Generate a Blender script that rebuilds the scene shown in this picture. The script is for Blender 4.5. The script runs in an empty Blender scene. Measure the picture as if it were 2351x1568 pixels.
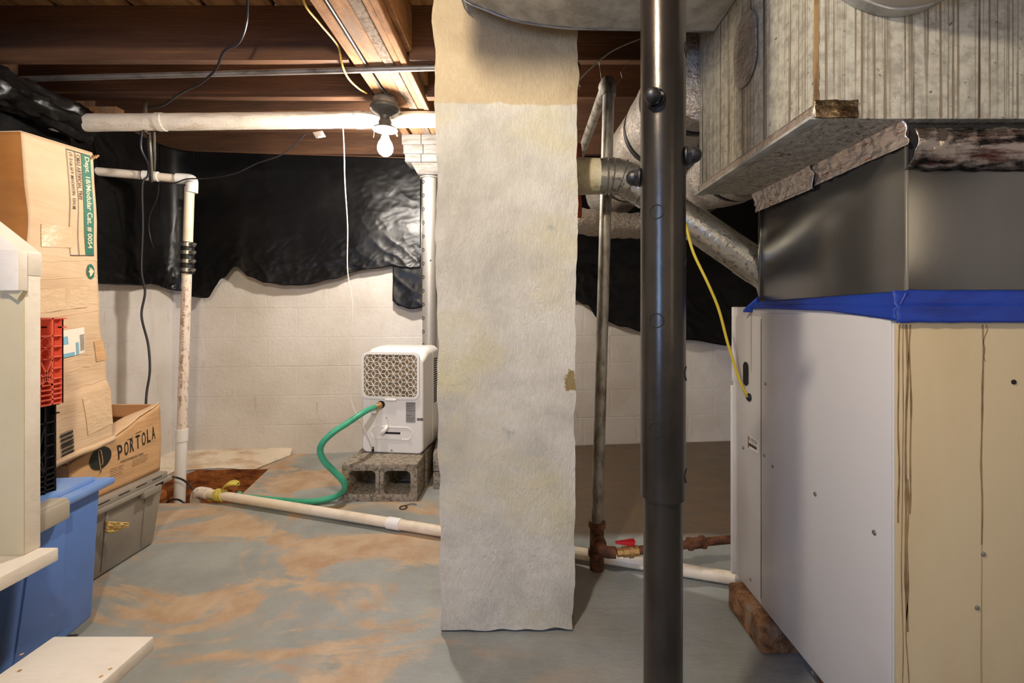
import bpy, bmesh, math, random
from mathutils import Vector, Matrix, noise
from mathutils.geometry import tessellate_polygon
random.seed(7)
C = bpy.context.scene.collection
scn = bpy.context.scene
PI = math.pi
# ------------------------------------------------------------------ camera
F = 1045.0; CX = 1200.0; CY = 710.0; CH = 1.01
cd = bpy.data.cameras.new('camera'); cam = bpy.data.objects.new('camera', cd); C.objects.link(cam)
cd.sensor_width = 36; cd.lens = F/2351*36; cd.clip_start = .02
cd.shift_x = -(CX-1175.5)/2351; cd.shift_y = -(784-CY)/2351
cam.location = (0, 0, CH); cam.rotation_euler = (PI/2, 0, 0)
scn.camera = cam
# ------------------------------------------------------------------ light
scn.view_settings.view_transform = 'Standard'; scn.view_settings.look = 'None'
scn.view_settings.gamma = 1; scn.view_settings.use_curve_mapping = False
scn.view_settings.exposure = 0.0
w = bpy.data.worlds.new('World'); scn.world = w; w.use_nodes = True
w.node_tree.nodes['Background'].inputs[0].default_value = (.9, .85, .8, 1)
w.node_tree.nodes['Background'].inputs[1].default_value = .13
BULB = 1080.0; BULB2 = 1150.0
def area(name, loc, tgt, sx, sy, col, e):
    l = bpy.data.lights.new(name, 'AREA'); l.shape = 'RECTANGLE'; l.size = sx; l.size_y = sy; l.color = col; l.energy = e
    o = bpy.data.objects.new(name, l); C.objects.link(o); o.location = loc
    o.rotation_euler = (Vector(tgt)-Vector(loc)).to_track_quat('-Z', 'Y').to_euler(); return o
area('window_daylight', (-1.45, -1.5, 1.3), (.6, 1.0, 1.0), .6, 1.1, (.34, .55, 1.0), 34)
area('rear_fill_light', (.3, -2.7, 1.4), (0, 2, .9), 2.6, 1.6, (1.0, .85, .66), 9)  # large warm fill added behind the camera
area('warm_rear_light', (1.5, -1.5, 1.4), (.8, .9, 1.0), .4, 1.2, (1.0, .80, .55), 5)  # warm light added at right rear for the post and furnace front
# ------------------------------------------------------------------ materials
def lin(c):
    return tuple(((v/255+.055)/1.055)**2.4 if v/255 > .04045 else v/255/12.92 for v in c)+(1,)
def nd(t, kind, **kw):
    n = t.nodes.new(kind)
    for k, v in kw.items(): setattr(n, k, v)
    return n
def coords(t, stretch, rot=None):
    g = nd(t, 'ShaderNodeNewGeometry'); mp = nd(t, 'ShaderNodeMapping')
    mp.inputs['Scale'].default_value = stretch
    if rot: mp.inputs['Rotation'].default_value = rot
    t.links.new(g.outputs['Position'], mp.inputs['Vector']); return mp.outputs[0]
def ramp(t, src, lo, hi, name='Fac'):
    r = nd(t, 'ShaderNodeMapRange'); r.inputs[1].default_value = lo; r.inputs[2].default_value = hi
    t.links.new(src, r.inputs[0]); return r.outputs[0]
def mixc(t, f, a, b):
    m = nd(t, 'ShaderNodeMix', data_type='RGBA')
    t.links.new(f, m.inputs[0])
    for s, i in ((a, 6), (b, 7)):
        if isinstance(s, tuple): m.inputs[i].default_value = s
        else: t.links.new(s, m.inputs[i])
    return m.outputs[2]
def noisetex(t, vec, scale, detail=6, rough=.6, dist=0):
    n = nd(t, 'ShaderNodeTexNoise'); n.inputs['Scale'].default_value = scale; n.inputs['Detail'].default_value = detail
    n.inputs['Roughness'].default_value = rough; n.inputs['Distortion'].default_value = dist
    t.links.new(vec, n.inputs['Vector']); return n.outputs[0]
def M(name, base, layers=(), rough=.6, metal=0, bump=(), spec=.5, emis=None, trans=None, rvar=None):
    """layers: (rgb, scale, lo, hi, stretch); bump: (scale, strength, stretch)"""
    m = bpy.data.materials.new(name); m.use_nodes = True; t = m.node_tree
    b = t.nodes['Principled BSDF']; b.inputs['Roughness'].default_value = rough; b.inputs['Metallic'].default_value = metal
    b.inputs['Specular IOR Level'].default_value = spec
    col = lin(base)
    for (c, sc, lo, hi, st) in layers:
        f = ramp(t, noisetex(t, coords(t, st), sc), lo, hi); col = mixc(t, f, col, lin(c))
    if isinstance(col, tuple): b.inputs['Base Color'].default_value = col
    else: t.links.new(col, b.inputs['Base Color'])
    if rvar:
        f = noisetex(t, coords(t, (1, 1, 1)), rvar[0]); r = nd(t, 'ShaderNodeMapRange')
        r.inputs[3].default_value = rvar[1]; r.inputs[4].default_value = rvar[2]; r.inputs[1].default_value=.3; r.inputs[2].default_value=.7
        t.links.new(f, r.inputs[0]); t.links.new(r.outputs[0], b.inputs['Roughness'])
    nrm = None
    for (sc, s, st) in bump:
        bp = nd(t, 'ShaderNodeBump'); bp.inputs['Strength'].default_value = s; bp.inputs['Distance'].default_value = .01
        t.links.new(noisetex(t, coords(t, st), sc, 5), bp.inputs['Height'])
        if nrm: t.links.new(nrm, bp.inputs['Normal'])
        nrm = bp.outputs[0]
    if nrm: t.links.new(nrm, b.inputs['Normal'])
    if emis:
        b.inputs['Emission Color'].default_value = emis[0]; b.inputs['Emission Strength'].default_value = emis[1]
    if trans: b.inputs['Alpha'].default_value = trans
    return m
U = (1, 1, 1)
mt = {}
mt['joist'] = M('joist wood', (104, 70, 46), [((66, 42, 28), 3, .35, .7, (.5, 6, 4)), ((140, 98, 62), 6, .58, .8, (.4, 8, 14))], .75, bump=[(14, .5, (.6, 6, 12))])
mt['subfloor'] = M('subfloor wood', (168, 130, 88), [((96, 66, 42), 5, .45, .75, (6, 1, 1))], .8, bump=[(20, .4, (8, 1, 1))])
mt['beam'] = M('rough sawn beam', (166, 124, 90), [((130, 94, 66), 14, .4, .7, (3, .8, 3)), ((96, 70, 50), 70, .62, .75, (1, .6, 1)), ((130, 114, 100), 2.5, .55, .7, (3, .6, 3))], .9, spec=.2, bump=[(60, .35, (1.5, 3, 1.5)), (160, .3, (1, 2, 1))])
mt['beam_grey'] = M('weathered beam plank', (142, 126, 112), [((104, 86, 70), 30, .4, .65, (2, 2, 2))], .9, spec=.2, bump=[(60, .5, (2, 4, 2))])
mt['crib'] = M('pale blocking', (112, 108, 104), [((74, 68, 62), 10, .45, .75, (1, 5, 5))], .85, bump=[(40, .5, (1, 4, 8))])
mt['wall'] = M('white painted block', (220, 214, 207), [((202, 193, 182), 2.2, .4, .7, U), ((176, 138, 100), 5, .66, .8, (5, 5, .8))], .7, bump=[(9, .35, U), (45, .35, U), (3, .25, U)])
mt['mortar'] = M('painted mortar', (216, 206, 192), [((188, 170, 148), 6, .5, .8, U)], .85, bump=[(60, .4, U)])
mt['ledge'] = M('limewashed footing', (228, 214, 192), [((186, 148, 106), 5, .48, .72, (1, 2, 1))], .85, bump=[(12, .8, U), (50, .5, U)])
mt['soil'] = M('rusty pit concrete', (176, 108, 50), [((110, 56, 24), 9, .4, .62, (1, 1, 3)), ((206, 150, 84), 14, .58, .75, U)], .8, bump=[(30, .9, U)])
mt['plastic'] = M('black poly sheet', (15, 14, 14), [((30, 28, 26), 3, .5, .8, U)], .34, spec=.22, bump=[(7, .16, (1, 1, .7)), (22, .08, U)], rvar=(4, .26, .42))
mt['pvc'] = M('pvc pipe', (236, 222, 200), [((206, 184, 156), 10, .5, .8, U)], .38)
mt['pvcw'] = M('white pvc', (240, 238, 234), [], .3)
mt['pvcdirty'] = M('grimy pvc pipe', (232, 218, 204), [((150, 128, 104), 60, .52, .68, (1, 1, .5))], .5)
mt['wrap'] = M('canvas pipe wrap', (238, 226, 208), [((206, 184, 156), 8, .5, .8, (1, 3, 3))], .9, bump=[(90, .5, (1, 3, 3)), (10, .6, (1, 4, 4))])
mt['steel'] = M('grey steel pipe', (150, 146, 142), [((96, 88, 80), 18, .45, .7, (.4, 1, 1))], .45, .75)
mt['galvp'] = M('galvanised gas pipe', (160, 154, 144), [((104, 92, 78), 24, .45, .65, (1, 1, .5))], .5, .55)
mt['rust'] = M('rusty fitting', (120, 76, 50), [((70, 42, 28), 30, .42, .65, U)], .7, .3, bump=[(80, .5, U)])
mt['galv'] = M('spangled galvanised duct', (192, 188, 172), [((158, 153, 140), 48, .4, .62, U), ((100, 92, 78), 70, .62, .70, U), ((126, 112, 92), 1.5, .54, .63, (100, 100, .6)), ((112, 88, 60), 1.2, .62, .68, (22, 22, .35)), ((78, 64, 50), 1.7, .58, .66, (50, 50, .35))], .5, .35, bump=[(60, .12, U)])
mt['galv2'] = M('galvanised duct underside', (186, 184, 176), [((150, 148, 140), 16, .4, .62, U), ((96, 84, 60), 70, .68, .74, U)], .5, .3, bump=[(60, .12, U)])
mt['sheet'] = M('plain sheet steel', (124, 124, 124), [((104, 102, 98), 2, .4, .7, (1, 1, .2))], .24, .9, bump=[(3, .05, U)])
mt['foil'] = M('foil tape', (226, 212, 200), [((176, 110, 100), 30, .6, .66, (1, 1, 6))], .24, .85, bump=[(40, .5, U), (16, .6, (1, 1, 3))])
mt['foild'] = M('dark shiny foil tape', (176, 166, 158), [((98, 58, 50), 14, .52, .66, (.6, 1, 6)), ((40, 36, 34), 22, .5, .62, (.6, 1, 2))], .16, .9, bump=[(24, .35, (.6, 1, 2)), (60, .2, U)])
mt['foilb'] = M('brown foil patch', (140, 120, 92), [((74, 56, 38), 20, .45, .6, U)], .2, .85, bump=[(36, .5, U)])
mt['bubble'] = M('silver insulation wrap', (176, 168, 156), [((150, 120, 108), 40, .52, .64, (1, 1, 4)), ((120, 112, 100), 6, .5, .8, U)], .36, .5, bump=[(70, .8, U), (8, .6, U)])
mt['strap'] = M('black strap', (34, 30, 26), [], .5)
mt['flue'] = M('flue pipe metal', (190, 186, 174), [((112, 104, 90), 60, .55, .68, U)], .22, .9, bump=[(60, .25, U)])
mt['collar'] = M('flue collar', (196, 184, 152), [((150, 132, 100), 20, .5, .75, U)], .6, .1, bump=[(50, .4, U)])
mt['cab'] = M('furnace cabinet enamel', (202, 199, 197), [((188, 180, 170), 2, .45, .8, U)], .42, .1)
mt['cabf'] = M('furnace front enamel', (196, 178, 142), [((184, 160, 120), 1.5, .4, .7, (2, 2, .5)), ((150, 124, 84), 1.3, .66, .70, (20, 20, .2))], .42, .05)
mt['stain'] = M('dried rust run', (146, 116, 76), [((104, 80, 52), 20, .45, .6, (1, 1, .4))], .7)
mt['tape'] = M('blue painters tape', (20, 56, 150), [((14, 42, 124), 9, .45, .7, (1, 1, 3))], .55, bump=[(16, .3, (1, 1, 3))])
mt['screw'] = M('screw metal', (170, 168, 160), [], .3, .9)
mt['dark'] = M('dark opening', (18, 16, 14), [], .8)
mt['black'] = M('black rubber', (20, 20, 22), [], .45)
mt['postp'] = M('black painted steel post', (66, 62, 58), [((46, 43, 40), 9, .45, .7, (1, 1, .5)), ((110, 84, 60), 50, .72, .78, (1, 1, .4))], .27, .75, bump=[(50, .04, U)])
mt['galvpost'] = M('galvanised steel post', (170, 165, 158), [((168, 160, 150), 50, .45, .65, U)], .42, .5)
mt['stucco'] = None
mt['card'] = M('cardboard', (208, 166, 120), [((192, 148, 104), 3, .4, .7, (1, 1, 4)), ((222, 184, 140), 1.4, .55, .8, (1, 1, 6))], .78, bump=[(8, .35, (.5, .5, 7)), (3, .3, (1, 1, 5))])
mt['cardlt'] = M('pale cardboard', (216, 186, 152), [((202, 170, 134), 3, .4, .7, (1, 1, 4))], .72, bump=[(7, .4, (.5, .5, 7)), (3, .3, U)])
mt['card_or'] = M('orange cardboard', (176, 116, 52), [((154, 98, 42), 3, .4, .7, (1, 1, 4))], .8, bump=[(8, .2, (.5, .5, 5))])
mt['cardin'] = M('cardboard inside', (150, 104, 64), [], .85)
mt['green'] = M('green print', (24, 104, 84), [((60, 130, 108), 60, .64, .7, U)], .6)
mt['ink'] = M('black ink', (30, 32, 26), [], .6)
mt['inkb'] = M('brown ink', (74, 52, 44), [], .6)
mt['cream'] = M('cream print', (226, 206, 172), [], .6)
mt['clear'] = M('clear packing tape', (218, 188, 152), [], .3, spec=.5, bump=[(25, .6, (1, 1, 2))])
mt['paper'] = M('white paper label', (236, 228, 214), [], .6)
mt['lblue'] = M('label blue', (120, 176, 200), [], .6)
mt['greylab'] = M('grey rating label', (150, 146, 144), [], .4)
mt['blue'] = M('blue plastic tote', (96, 134, 206), [((84, 120, 190), 3, .4, .7, U), ((150, 176, 220), 30, .7, .78, U)], .42, bump=[(60, .05, U)])
mt['bluelid'] = M('blue lid', (112, 150, 214), [((150, 170, 200), 6, .5, .8, (1, 1, 1))], .4)
mt['greyh'] = M('grey latch', (176, 166, 152), [], .4)
mt['grey'] = M('grey plastic tote', (150, 142, 132), [((136, 128, 118), 4, .4, .7, U)], .45)
mt['red'] = M('red plastic crate', (226, 104, 80), [], .4)
mt['blackc'] = M('black plastic crate', (26, 26, 28), [], .35)
mt['white'] = M('white painted wood', (230, 222, 210), [((212, 200, 184), 5, .45, .75, U), ((120, 100, 80), 50, .74, .78, U)], .55, bump=[(8, .25, (1, 4, 4))])
mt['cabw'] = M('shaded white board', (196, 184, 152), [((186, 172, 138), 4, .4, .7, U), ((110, 90, 66), 34, .75, .79, U)], .6, bump=[(8, .2, U)])  # shaded side of the white railing board, shade put into the colour
mt['ply'] = M('raw wood edge', (196, 150, 96), [((130, 88, 48), 12, .42, .6, (1, 1, 8))], .8)
mt['cmu'] = M('concrete block', (172, 160, 142), [((116, 104, 88), 60, .45, .62, U), ((170, 110, 66), 9, .62, .78, U)], .95, bump=[(130, .9, U), (40, .6, U)])
mt['brick'] = M('rough block', (168, 124, 84), [((104, 66, 38), 26, .42, .62, U), ((150, 140, 128), 8, .55, .75, U)], .95, bump=[(110, 1, U), (40, .7, U)])
mt['dehum'] = M('white appliance plastic', (236, 232, 226), [], .34)
mt['filter'] = M('dusty filter mesh', (150, 128, 98), [((110, 92, 70), 8, .45, .6, (1, 1, 9))], .9)
mt['hose'] = M('green hose', (66, 168, 132), [((46, 140, 108), 14, .5, .75, U)], .4)
mt['brass'] = M('brass fitting', (190, 150, 96), [], .45, .6)
mt['glove'] = M('yellow rag', (206, 190, 84), [((176, 156, 60), 30, .45, .7, U)], .6, bump=[(30, .5, U)])
mt['yellow'] = M('yellow cable', (214, 176, 88), [], .45)
mt['ywire'] = M('yellow flat cable', (206, 182, 60), [], .45)
mt['cordb'] = M('black cord', (30, 27, 32), [], .4)
mt['cordw'] = M('white cord', (222, 212, 200), [], .4)
mt['strapm'] = M('hanger strap', (140, 134, 120), [], .4, .7)
mt['porc'] = M('old lamp holder', (78, 78, 76), [((54, 54, 52), 30, .45, .7, U)], .35)
mt['redv'] = M('red valve handle', (190, 28, 34), [], .35)
mt['redi'] = M('rust red jacket', (158, 62, 40), [((90, 34, 24), 8, .45, .7, (1, 1, .4))], .45)
mt['bulb'] = M('lit bulb', (255, 255, 255), [], .5, emis=((1, .92, .82, 1), BULB))
mt['bulb2'] = M('lit bulb beside stairs', (255, 255, 255), [], .5, emis=((1, .87, .68, 1), BULB2))
mt['leaf'] = M('torn yellow tape', (222, 188, 116), [], .6, bump=[(40, .6, U)])

def stucco():
    m = bpy.data.materials.new('parged pier'); m.use_nodes = True; t = m.node_tree; b = t.nodes['Principled BSDF']
    b.inputs['Roughness'].default_value = .75
    v = coords(t, U)
    low = mixc(t, ramp(t, noisetex(t, v, 4, 6, .6, .4), .38, .66), lin((202, 196, 184)), lin((172, 166, 153)))
    low = mixc(t, ramp(t, noisetex(t, coords(t, (1, 1, 1.6)), 2.1), .5, .7), low, lin((196, 186, 150)))
    low = mixc(t, ramp(t, noisetex(t, v, 9, 3), .70, .78), low, lin((150, 150, 142)))
    up = mixc(t, ramp(t, noisetex(t, v, 5, 5), .4, .7), lin((192, 172, 138)), lin((172, 152, 120)))
    sp = nd(t, 'ShaderNodeSeparateXYZ'); t.links.new(coords(t, U), sp.inputs[0])
    n1 = noisetex(t, v, 11, 4)
    ad = nd(t, 'ShaderNodeMath', operation='MULTIPLY_ADD'); t.links.new(n1, ad.inputs[0]); ad.inputs[1].default_value = .05
    t.links.new(sp.outputs[2], ad.inputs[2])
    f = ramp(t, ad.outputs[0], 1.672, 1.678)
    col = mixc(t, f, low, up)
    # grime and missing skim near the foot and one chipped spot
    vm = nd(t, 'ShaderNodeVectorMath', operation='DISTANCE'); t.links.new(coords(t, (1, 1, .6)), vm.inputs[0]); vm.inputs[1].default_value = (.148, 1.42, .785*.6)
    a2 = nd(t, 'ShaderNodeMath', operation='MULTIPLY_ADD'); t.links.new(noisetex(t, v, 45, 4), a2.inputs[0]); a2.inputs[1].default_value = .05; t.links.new(vm.outputs['Value'], a2.inputs[2])
    f3 = ramp(t, a2.outputs[0], .046, .042)
    col = mixc(t, f3, col, lin((132, 112, 70)))
    t.links.new(col, b.inputs['Base Color'])
    n2 = noisetex(t, v, 7, 7, .62, .8); n3 = noisetex(t, coords(t, (3, 1, 1)), 26, 4, .6, 1.5)
    b1 = nd(t, 'ShaderNodeBump'); b1.inputs['Strength'].default_value = .45; b1.inputs['Distance'].default_value = .02; t.links.new(n2, b1.inputs['Height'])
    b2 = nd(t, 'ShaderNodeBump'); b2.inputs['Strength'].default_value = .35; b2.inputs['Distance'].default_value = .01; t.links.new(ramp(t, n3, .45, .6), b2.inputs['Height']); t.links.new(b1.outputs[0], b2.inputs['Normal'])
    t.links.new(b2.outputs[0], b.inputs['Normal'])
    return m
mt['stucco'] = stucco()
def floor_mat():
    m = bpy.data.materials.new('worn grey floor paint'); m.use_nodes = True; t = m.node_tree; b = t.nodes['Principled BSDF']
    v = coords(t, U)
    grey = mixc(t, ramp(t, noisetex(t, v, 3, 6), .35, .7), lin((160, 163, 160)), lin((132, 134, 128)))
    tan = mixc(t, ramp(t, noisetex(t, v, 8, 5), .35, .65), lin((194, 170, 142)), lin((172, 140, 108)))
    n1 = noisetex(t, coords(t, (.75, 1.5, 1), (0, 0, .25)), 2.3, 7, .62, .7)
    f = ramp(t, n1, .47, .54)
    # more wear on the walked side, the paint holds behind the pier
    sp = nd(t, 'ShaderNodeSeparateXYZ'); t.links.new(v, sp.inputs[0])
    side = ramp(t, sp.outputs[0], .35, -.5)
    mu = nd(t, 'ShaderNodeMath', operation='MULTIPLY'); t.links.new(f, mu.inputs[0]); t.links.new(side, mu.inputs[1])
    col = mixc(t, mu.outputs[0], grey, tan)
    # far right beyond the drain line: brown floor tone with shade painted in
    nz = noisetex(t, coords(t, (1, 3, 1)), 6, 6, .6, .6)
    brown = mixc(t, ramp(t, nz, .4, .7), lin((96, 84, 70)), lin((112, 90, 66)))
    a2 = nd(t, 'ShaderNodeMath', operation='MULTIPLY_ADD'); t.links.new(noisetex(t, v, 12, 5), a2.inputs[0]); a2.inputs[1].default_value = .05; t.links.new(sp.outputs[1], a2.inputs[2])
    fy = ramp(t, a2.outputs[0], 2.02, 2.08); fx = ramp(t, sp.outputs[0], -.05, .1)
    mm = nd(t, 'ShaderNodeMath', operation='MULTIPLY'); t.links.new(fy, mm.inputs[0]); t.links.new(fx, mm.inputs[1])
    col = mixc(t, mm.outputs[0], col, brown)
    sk = noisetex(t, v, 90, 3, .5); col = mixc(t, ramp(t, sk, .72, .76), col, lin((210, 204, 190)))
    t.links.new(col, b.inputs['Base Color']); b.inputs['Roughness'].default_value = .55
    rr = nd(t, 'ShaderNodeMapRange'); t.links.new(noisetex(t, v, 6), rr.inputs[0]); rr.inputs[3].default_value = .38; rr.inputs[4].default_value = .7; t.links.new(rr.outputs[0], b.inputs['Roughness'])
    b1 = nd(t, 'ShaderNodeBump'); b1.inputs['Strength'].default_value = .4; b1.inputs['Distance'].default_value = .01; t.links.new(noisetex(t, coords(t, (1, 2, 1)), 14, 8, .65), b1.inputs['Height'])
    b2 = nd(t, 'ShaderNodeBump'); b2.inputs['Strength'].default_value = .25; b2.inputs['Distance'].default_value = .01; t.links.new(n1, b2.inputs['Height']); t.links.new(b1.outputs[0], b2.inputs['Normal'])
    t.links.new(b2.outputs[0], b.inputs['Normal'])
    return m
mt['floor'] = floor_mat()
# ------------------------------------------------------------------ builders
def P(px, py, Y): return Vector(((px-CX)/F*Y, Y, CH-(py-CY)/F*Y))
def tag(o, label=None, cat=None, group=None, kind=None):
    if label: o['label'] = label
    if cat: o['category'] = cat
    if group: o['group'] = group
    if kind: o['kind'] = kind
    return o
WM = {}
def thing(name, label, cat, loc=(0, 0, 0), rz=0, group=None):
    o = bpy.data.objects.new(name, None); C.objects.link(o); o.empty_display_size = .1
    o.location = loc; o.rotation_euler = (0, 0, rz)
    WM[o.name] = Matrix.Translation(loc) @ Matrix.Rotation(rz, 4, 'Z')
    return tag(o, label, cat, group)
class MB:
    def __init__(s): s.bm = bmesh.new()
    def _merge(s, b2, M4=None):
        me = bpy.data.meshes.new('tmp'); b2.to_mesh(me); b2.free()
        if M4: me.transform(M4)
        s.bm.from_mesh(me); bpy.data.meshes.remove(me); return s
    def box(s, x0, x1, y0, y1, z0, z1, bev=0, seg=2, M4=None):
        b = bmesh.new(); bmesh.ops.create_cube(b, size=1)
        for v in b.verts: v.co = Vector(((x0+x1)/2+v.co.x*(x1-x0), (y0+y1)/2+v.co.y*(y1-y0), (z0+z1)/2+v.co.z*(z1-z0)))
        if bev: bmesh.ops.bevel(b, geom=b.edges[:], offset=bev, segments=seg, affect='EDGES', profile=.5)
        return s._merge(b, M4)
    def hexa(s, c, bev=0, seg=2):
        """c: 8 corners, bottom ring (4) then top ring (4)"""
        b = bmesh.new(); v = [b.verts.new(p) for p in c]
        for f in ((3, 2, 1, 0), (4, 5, 6, 7), (0, 1, 5, 4), (1, 2, 6, 5), (2, 3, 7, 6), (3, 0, 4, 7)): b.faces.new([v[i] for i in f])
        bmesh.ops.recalc_face_normals(b, faces=b.faces[:])
        if bev: bmesh.ops.bevel(b, geom=b.edges[:], offset=bev, segments=seg, affect='EDGES', profile=.5)
        return s._merge(b)
    def tube(s, pts, r, n=12, cap=True, flat=None):
        pts = [Vector(p) for p in pts]; rs = r if isinstance(r, (list, tuple)) else [r]*len(pts)
        rings = []; up = Vector((.13, .21, .97)).normalized(); prev = None
        for i, p in enumerate(pts):
            d = (pts[min(i+1, len(pts)-1)]-pts[max(i-1, 0)]).normalized()
            a = d.orthogonal().normalized() if prev is None else (prev-d*prev.dot(d)).normalized()
            prev = a; bb = d.cross(a)
            fl = flat or 1
            rings.append([s.bm.verts.new(p+(a*math.cos(2*PI*k/n)+bb*math.sin(2*PI*k/n)*fl)*rs[i]) for k in range(n)])
        for i in range(len(rings)-1):
            for k in range(n):
                s.bm.faces.new((rings[i][k], rings[i][(k+1) % n], rings[i+1][(k+1) % n], rings[i+1][k]))
        if cap:
            s.bm.faces.new(rings[0][::-1]); s.bm.faces.new(rings[-1])
        return s
    def lathe(s, prof, M4=None, n=24):
        b = bmesh.new(); rings = []
        for (r, z) in prof:
            if r < 1e-6: rings.append([b.verts.new((0, 0, z))]*n)
            else: rings.append([b.verts.new((r*math.cos(2*PI*k/n), r*math.sin(2*PI*k/n), z)) for k in range(n)])
        for i in range(len(rings)-1):
            for k in range(n):
                q = [rings[i][k], rings[i][(k+1) % n], rings[i+1][(k+1) % n], rings[i+1][k]]
                q = list(dict.fromkeys(q))
                if len(q) > 2: b.faces.new(q)
        bmesh.ops.recalc_face_normals(b, faces=b.faces[:])
        return s._merge(b, M4)
    def prism(s, poly, d, M4=None, bev=0):
        """poly 2-D in XY, extruded along +Z by d"""
        b = bmesh.new(); v = [b.verts.new((p[0], p[1], 0)) for p in poly]
        f = b.faces.new(v); r = bmesh.ops.extrude_face_region(b, geom=[f])
        for e in r['geom']:
            if isinstance(e, bmesh.types.BMVert): e.co.z += d
        bmesh.ops.recalc_face_normals(b, faces=b.faces[:])
        if bev: bmesh.ops.bevel(b, geom=b.edges[:], offset=bev, segments=2, affect='EDGES', profile=.5)
        return s._merge(b, M4)
    def grid(s, fn, nu, nv, thick=None):
        g = [[s.bm.verts.new(fn(i/nu, j/nv)) for j in range(nv+1)] for i in range(nu+1)]
        for i in range(nu):
            for j in range(nv): s.bm.faces.new((g[i][j], g[i+1][j], g[i+1][j+1], g[i][j+1]))
        return s
    def build(s, name, mat, parent=None, label=None, cat=None, group=None, kind=None, local=False, smooth=True, keep=False, solid=0):
        me = bpy.data.meshes.new(name)
        if not s.bm.faces: raise Exception(name)
        s.bm.to_mesh(me); s.bm.free(); me.materials.append(mat)
        o = bpy.data.objects.new(name, me)
        C.objects.link(o)
        if parent is not None:
            pm = WM.get(parent.name, Matrix.Identity(4))
            if not local: me.transform(pm.inverted())
            o.parent = parent; WM[o.name] = pm
        elif not keep:
            xs = [v.co for v in me.vertices]
            base = Vector(((min(c.x for c in xs)+max(c.x for c in xs))/2, (min(c.y for c in xs)+max(c.y for c in xs))/2, min(c.z for c in xs)))
            me.transform(Matrix.Translation(-base)); o.location = base; WM[o.name] = Matrix.Translation(base)
        else: WM[o.name] = Matrix.Identity(4)
        if solid:
            md = o.modifiers.new('solid', 'SOLIDIFY'); md.thickness = solid; md.offset = 0
        if smooth:
            me.shade_smooth(); me.set_sharp_from_angle(angle=math.radians(35))
        return tag(o, label, cat, group, kind)
def spline(pts, n=8):
    pts = [Vector(p) for p in pts]; out = []
    q = [pts[0]*2-pts[1]]+pts+[pts[-1]*2-pts[-2]]
    for i in range(1, len(q)-2):
        for k in range(n):
            t = k/n; a, b, c, d = q[i-1], q[i], q[i+1], q[i+2]
            out.append(.5*((2*b)+(c-a)*t+(2*a-5*b+4*c-d)*t*t+(3*b-a-3*c+d)*t**3))
    out.append(pts[-1]); return out
def frame(o, u, v):
    """matrix mapping local x->u, y->v, z->u x v at o"""
    u = Vector(u).normalized(); w_ = u.cross(Vector(v)).normalized(); v = w_.cross(u)
    m = Matrix((u, v, w_)).transposed().to_4x4(); m.translation = Vector(o); return m
def align(p, d):
    m = Vector(d).normalized().to_track_quat('Z', 'Y').to_matrix().to_4x4(); m.translation = Vector(p); return m
_txt = {}
def text_verts(body, size=1, off=0, spacing=1):
    cu = bpy.data.curves.new('t', 'FONT'); cu.body = body; cu.size = size; cu.offset = off; cu.space_character = spacing; cu.extrude = 0; cu.resolution_u = 3
    o = bpy.data.objects.new('t', cu); C.objects.link(o)
    dg = bpy.context.evaluated_depsgraph_get(); me = bpy.data.meshes.new_from_object(o.evaluated_get(dg))
    bpy.data.objects.remove(o); bpy.data.curves.remove(cu); return me
def text_on(name, body, fn, x0, x1, y0, y1, mat, parent, off=0, shear=0, spacing=1, label=None):
    """fits body into the local rectangle; fn maps (x,y)->world"""
    me = text_verts(body, 1, off, spacing)
    xs = [v.co.x for v in me.vertices]; ys = [v.co.y for v in me.vertices]
    ax, bx, ay, by = min(xs), max(xs), min(ys), max(ys)
    inv = WM[parent.name].inverted()
    for v in me.vertices:
        x = x0+(v.co.x-ax)/(bx-ax)*(x1-x0); y = y0+(v.co.y-ay)/(by-ay)*(y1-y0); x += shear*(y-y0)
        v.co = inv @ fn(x, y)
    me.materials.clear(); me.materials.append(mat); me.name = name
    o = bpy.data.objects.new(name, me); C.objects.link(o); o.parent = parent; WM[o.name] = WM[parent.name]
    return tag(o, label)
def nz(p, s, seed=0): return noise.noise(Vector(p)*s+Vector((seed*13.7, seed*5.1, seed*3.3)))
# ------------------------------------------------------------------ the room
XL, XR, YR = -2.38, 2.3, -3.0
def WY(x): return 3.335+.1*x           # face of the slightly skewed back wall
ang = math.atan(.1)
# floor with the pit cut out
pit = [(-2.10, 2.37), (-1.50, 2.37), (-1.53, 2.46), (-1.606, 2.875), (-2.05, 2.86), (-2.06, 2.75), (-2.12, 2.70)]
outer = [(XL-.2, YR-.2), (XR+.2, YR-.2), (XR+.2, 4.0), (XL-.2, 4.0)]
fb = bmesh.new()
loops = [[Vector((x, y, 0)) for x, y in outer], [Vector((x, y, 0)) for x, y in pit]]
tri = tessellate_polygon(loops); vs = [fb.verts.new(p) for l in loops for p in l]
for t3 in tri: fb.faces.new([vs[i] for i in t3])
bmesh.ops.recalc_face_normals(fb, faces=fb.faces[:])
for f in fb.faces:
    if f.normal.z < 0: f.normal_flip()
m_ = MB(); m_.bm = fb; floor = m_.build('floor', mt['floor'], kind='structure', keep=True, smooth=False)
m_ = MB(); n_ = len(pit)
def pr(i, k):
    x, y = pit[i % n_]; return Vector((x, y, -k))
for i in range(n_):
    a, b = pr(i, 0), pr(i+1, 0); L = (b-a).length; nn = max(2, int(L/.04))
    out = Vector((b.y-a.y, a.x-b.x, 0)).normalized()
    m_.grid(lambda u, v, a=a, b=b, out=out: a.lerp(b, u)+Vector((0, 0, -.38*v))+out*(.012*nz((a.lerp(b, u).x, a.lerp(b, u).y, v), 9)*min(1, v*8)*min(1, 6*u, 6*(1-u))), nn, 10)
m_.build('pit_wall', mt['soil'], floor)
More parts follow.
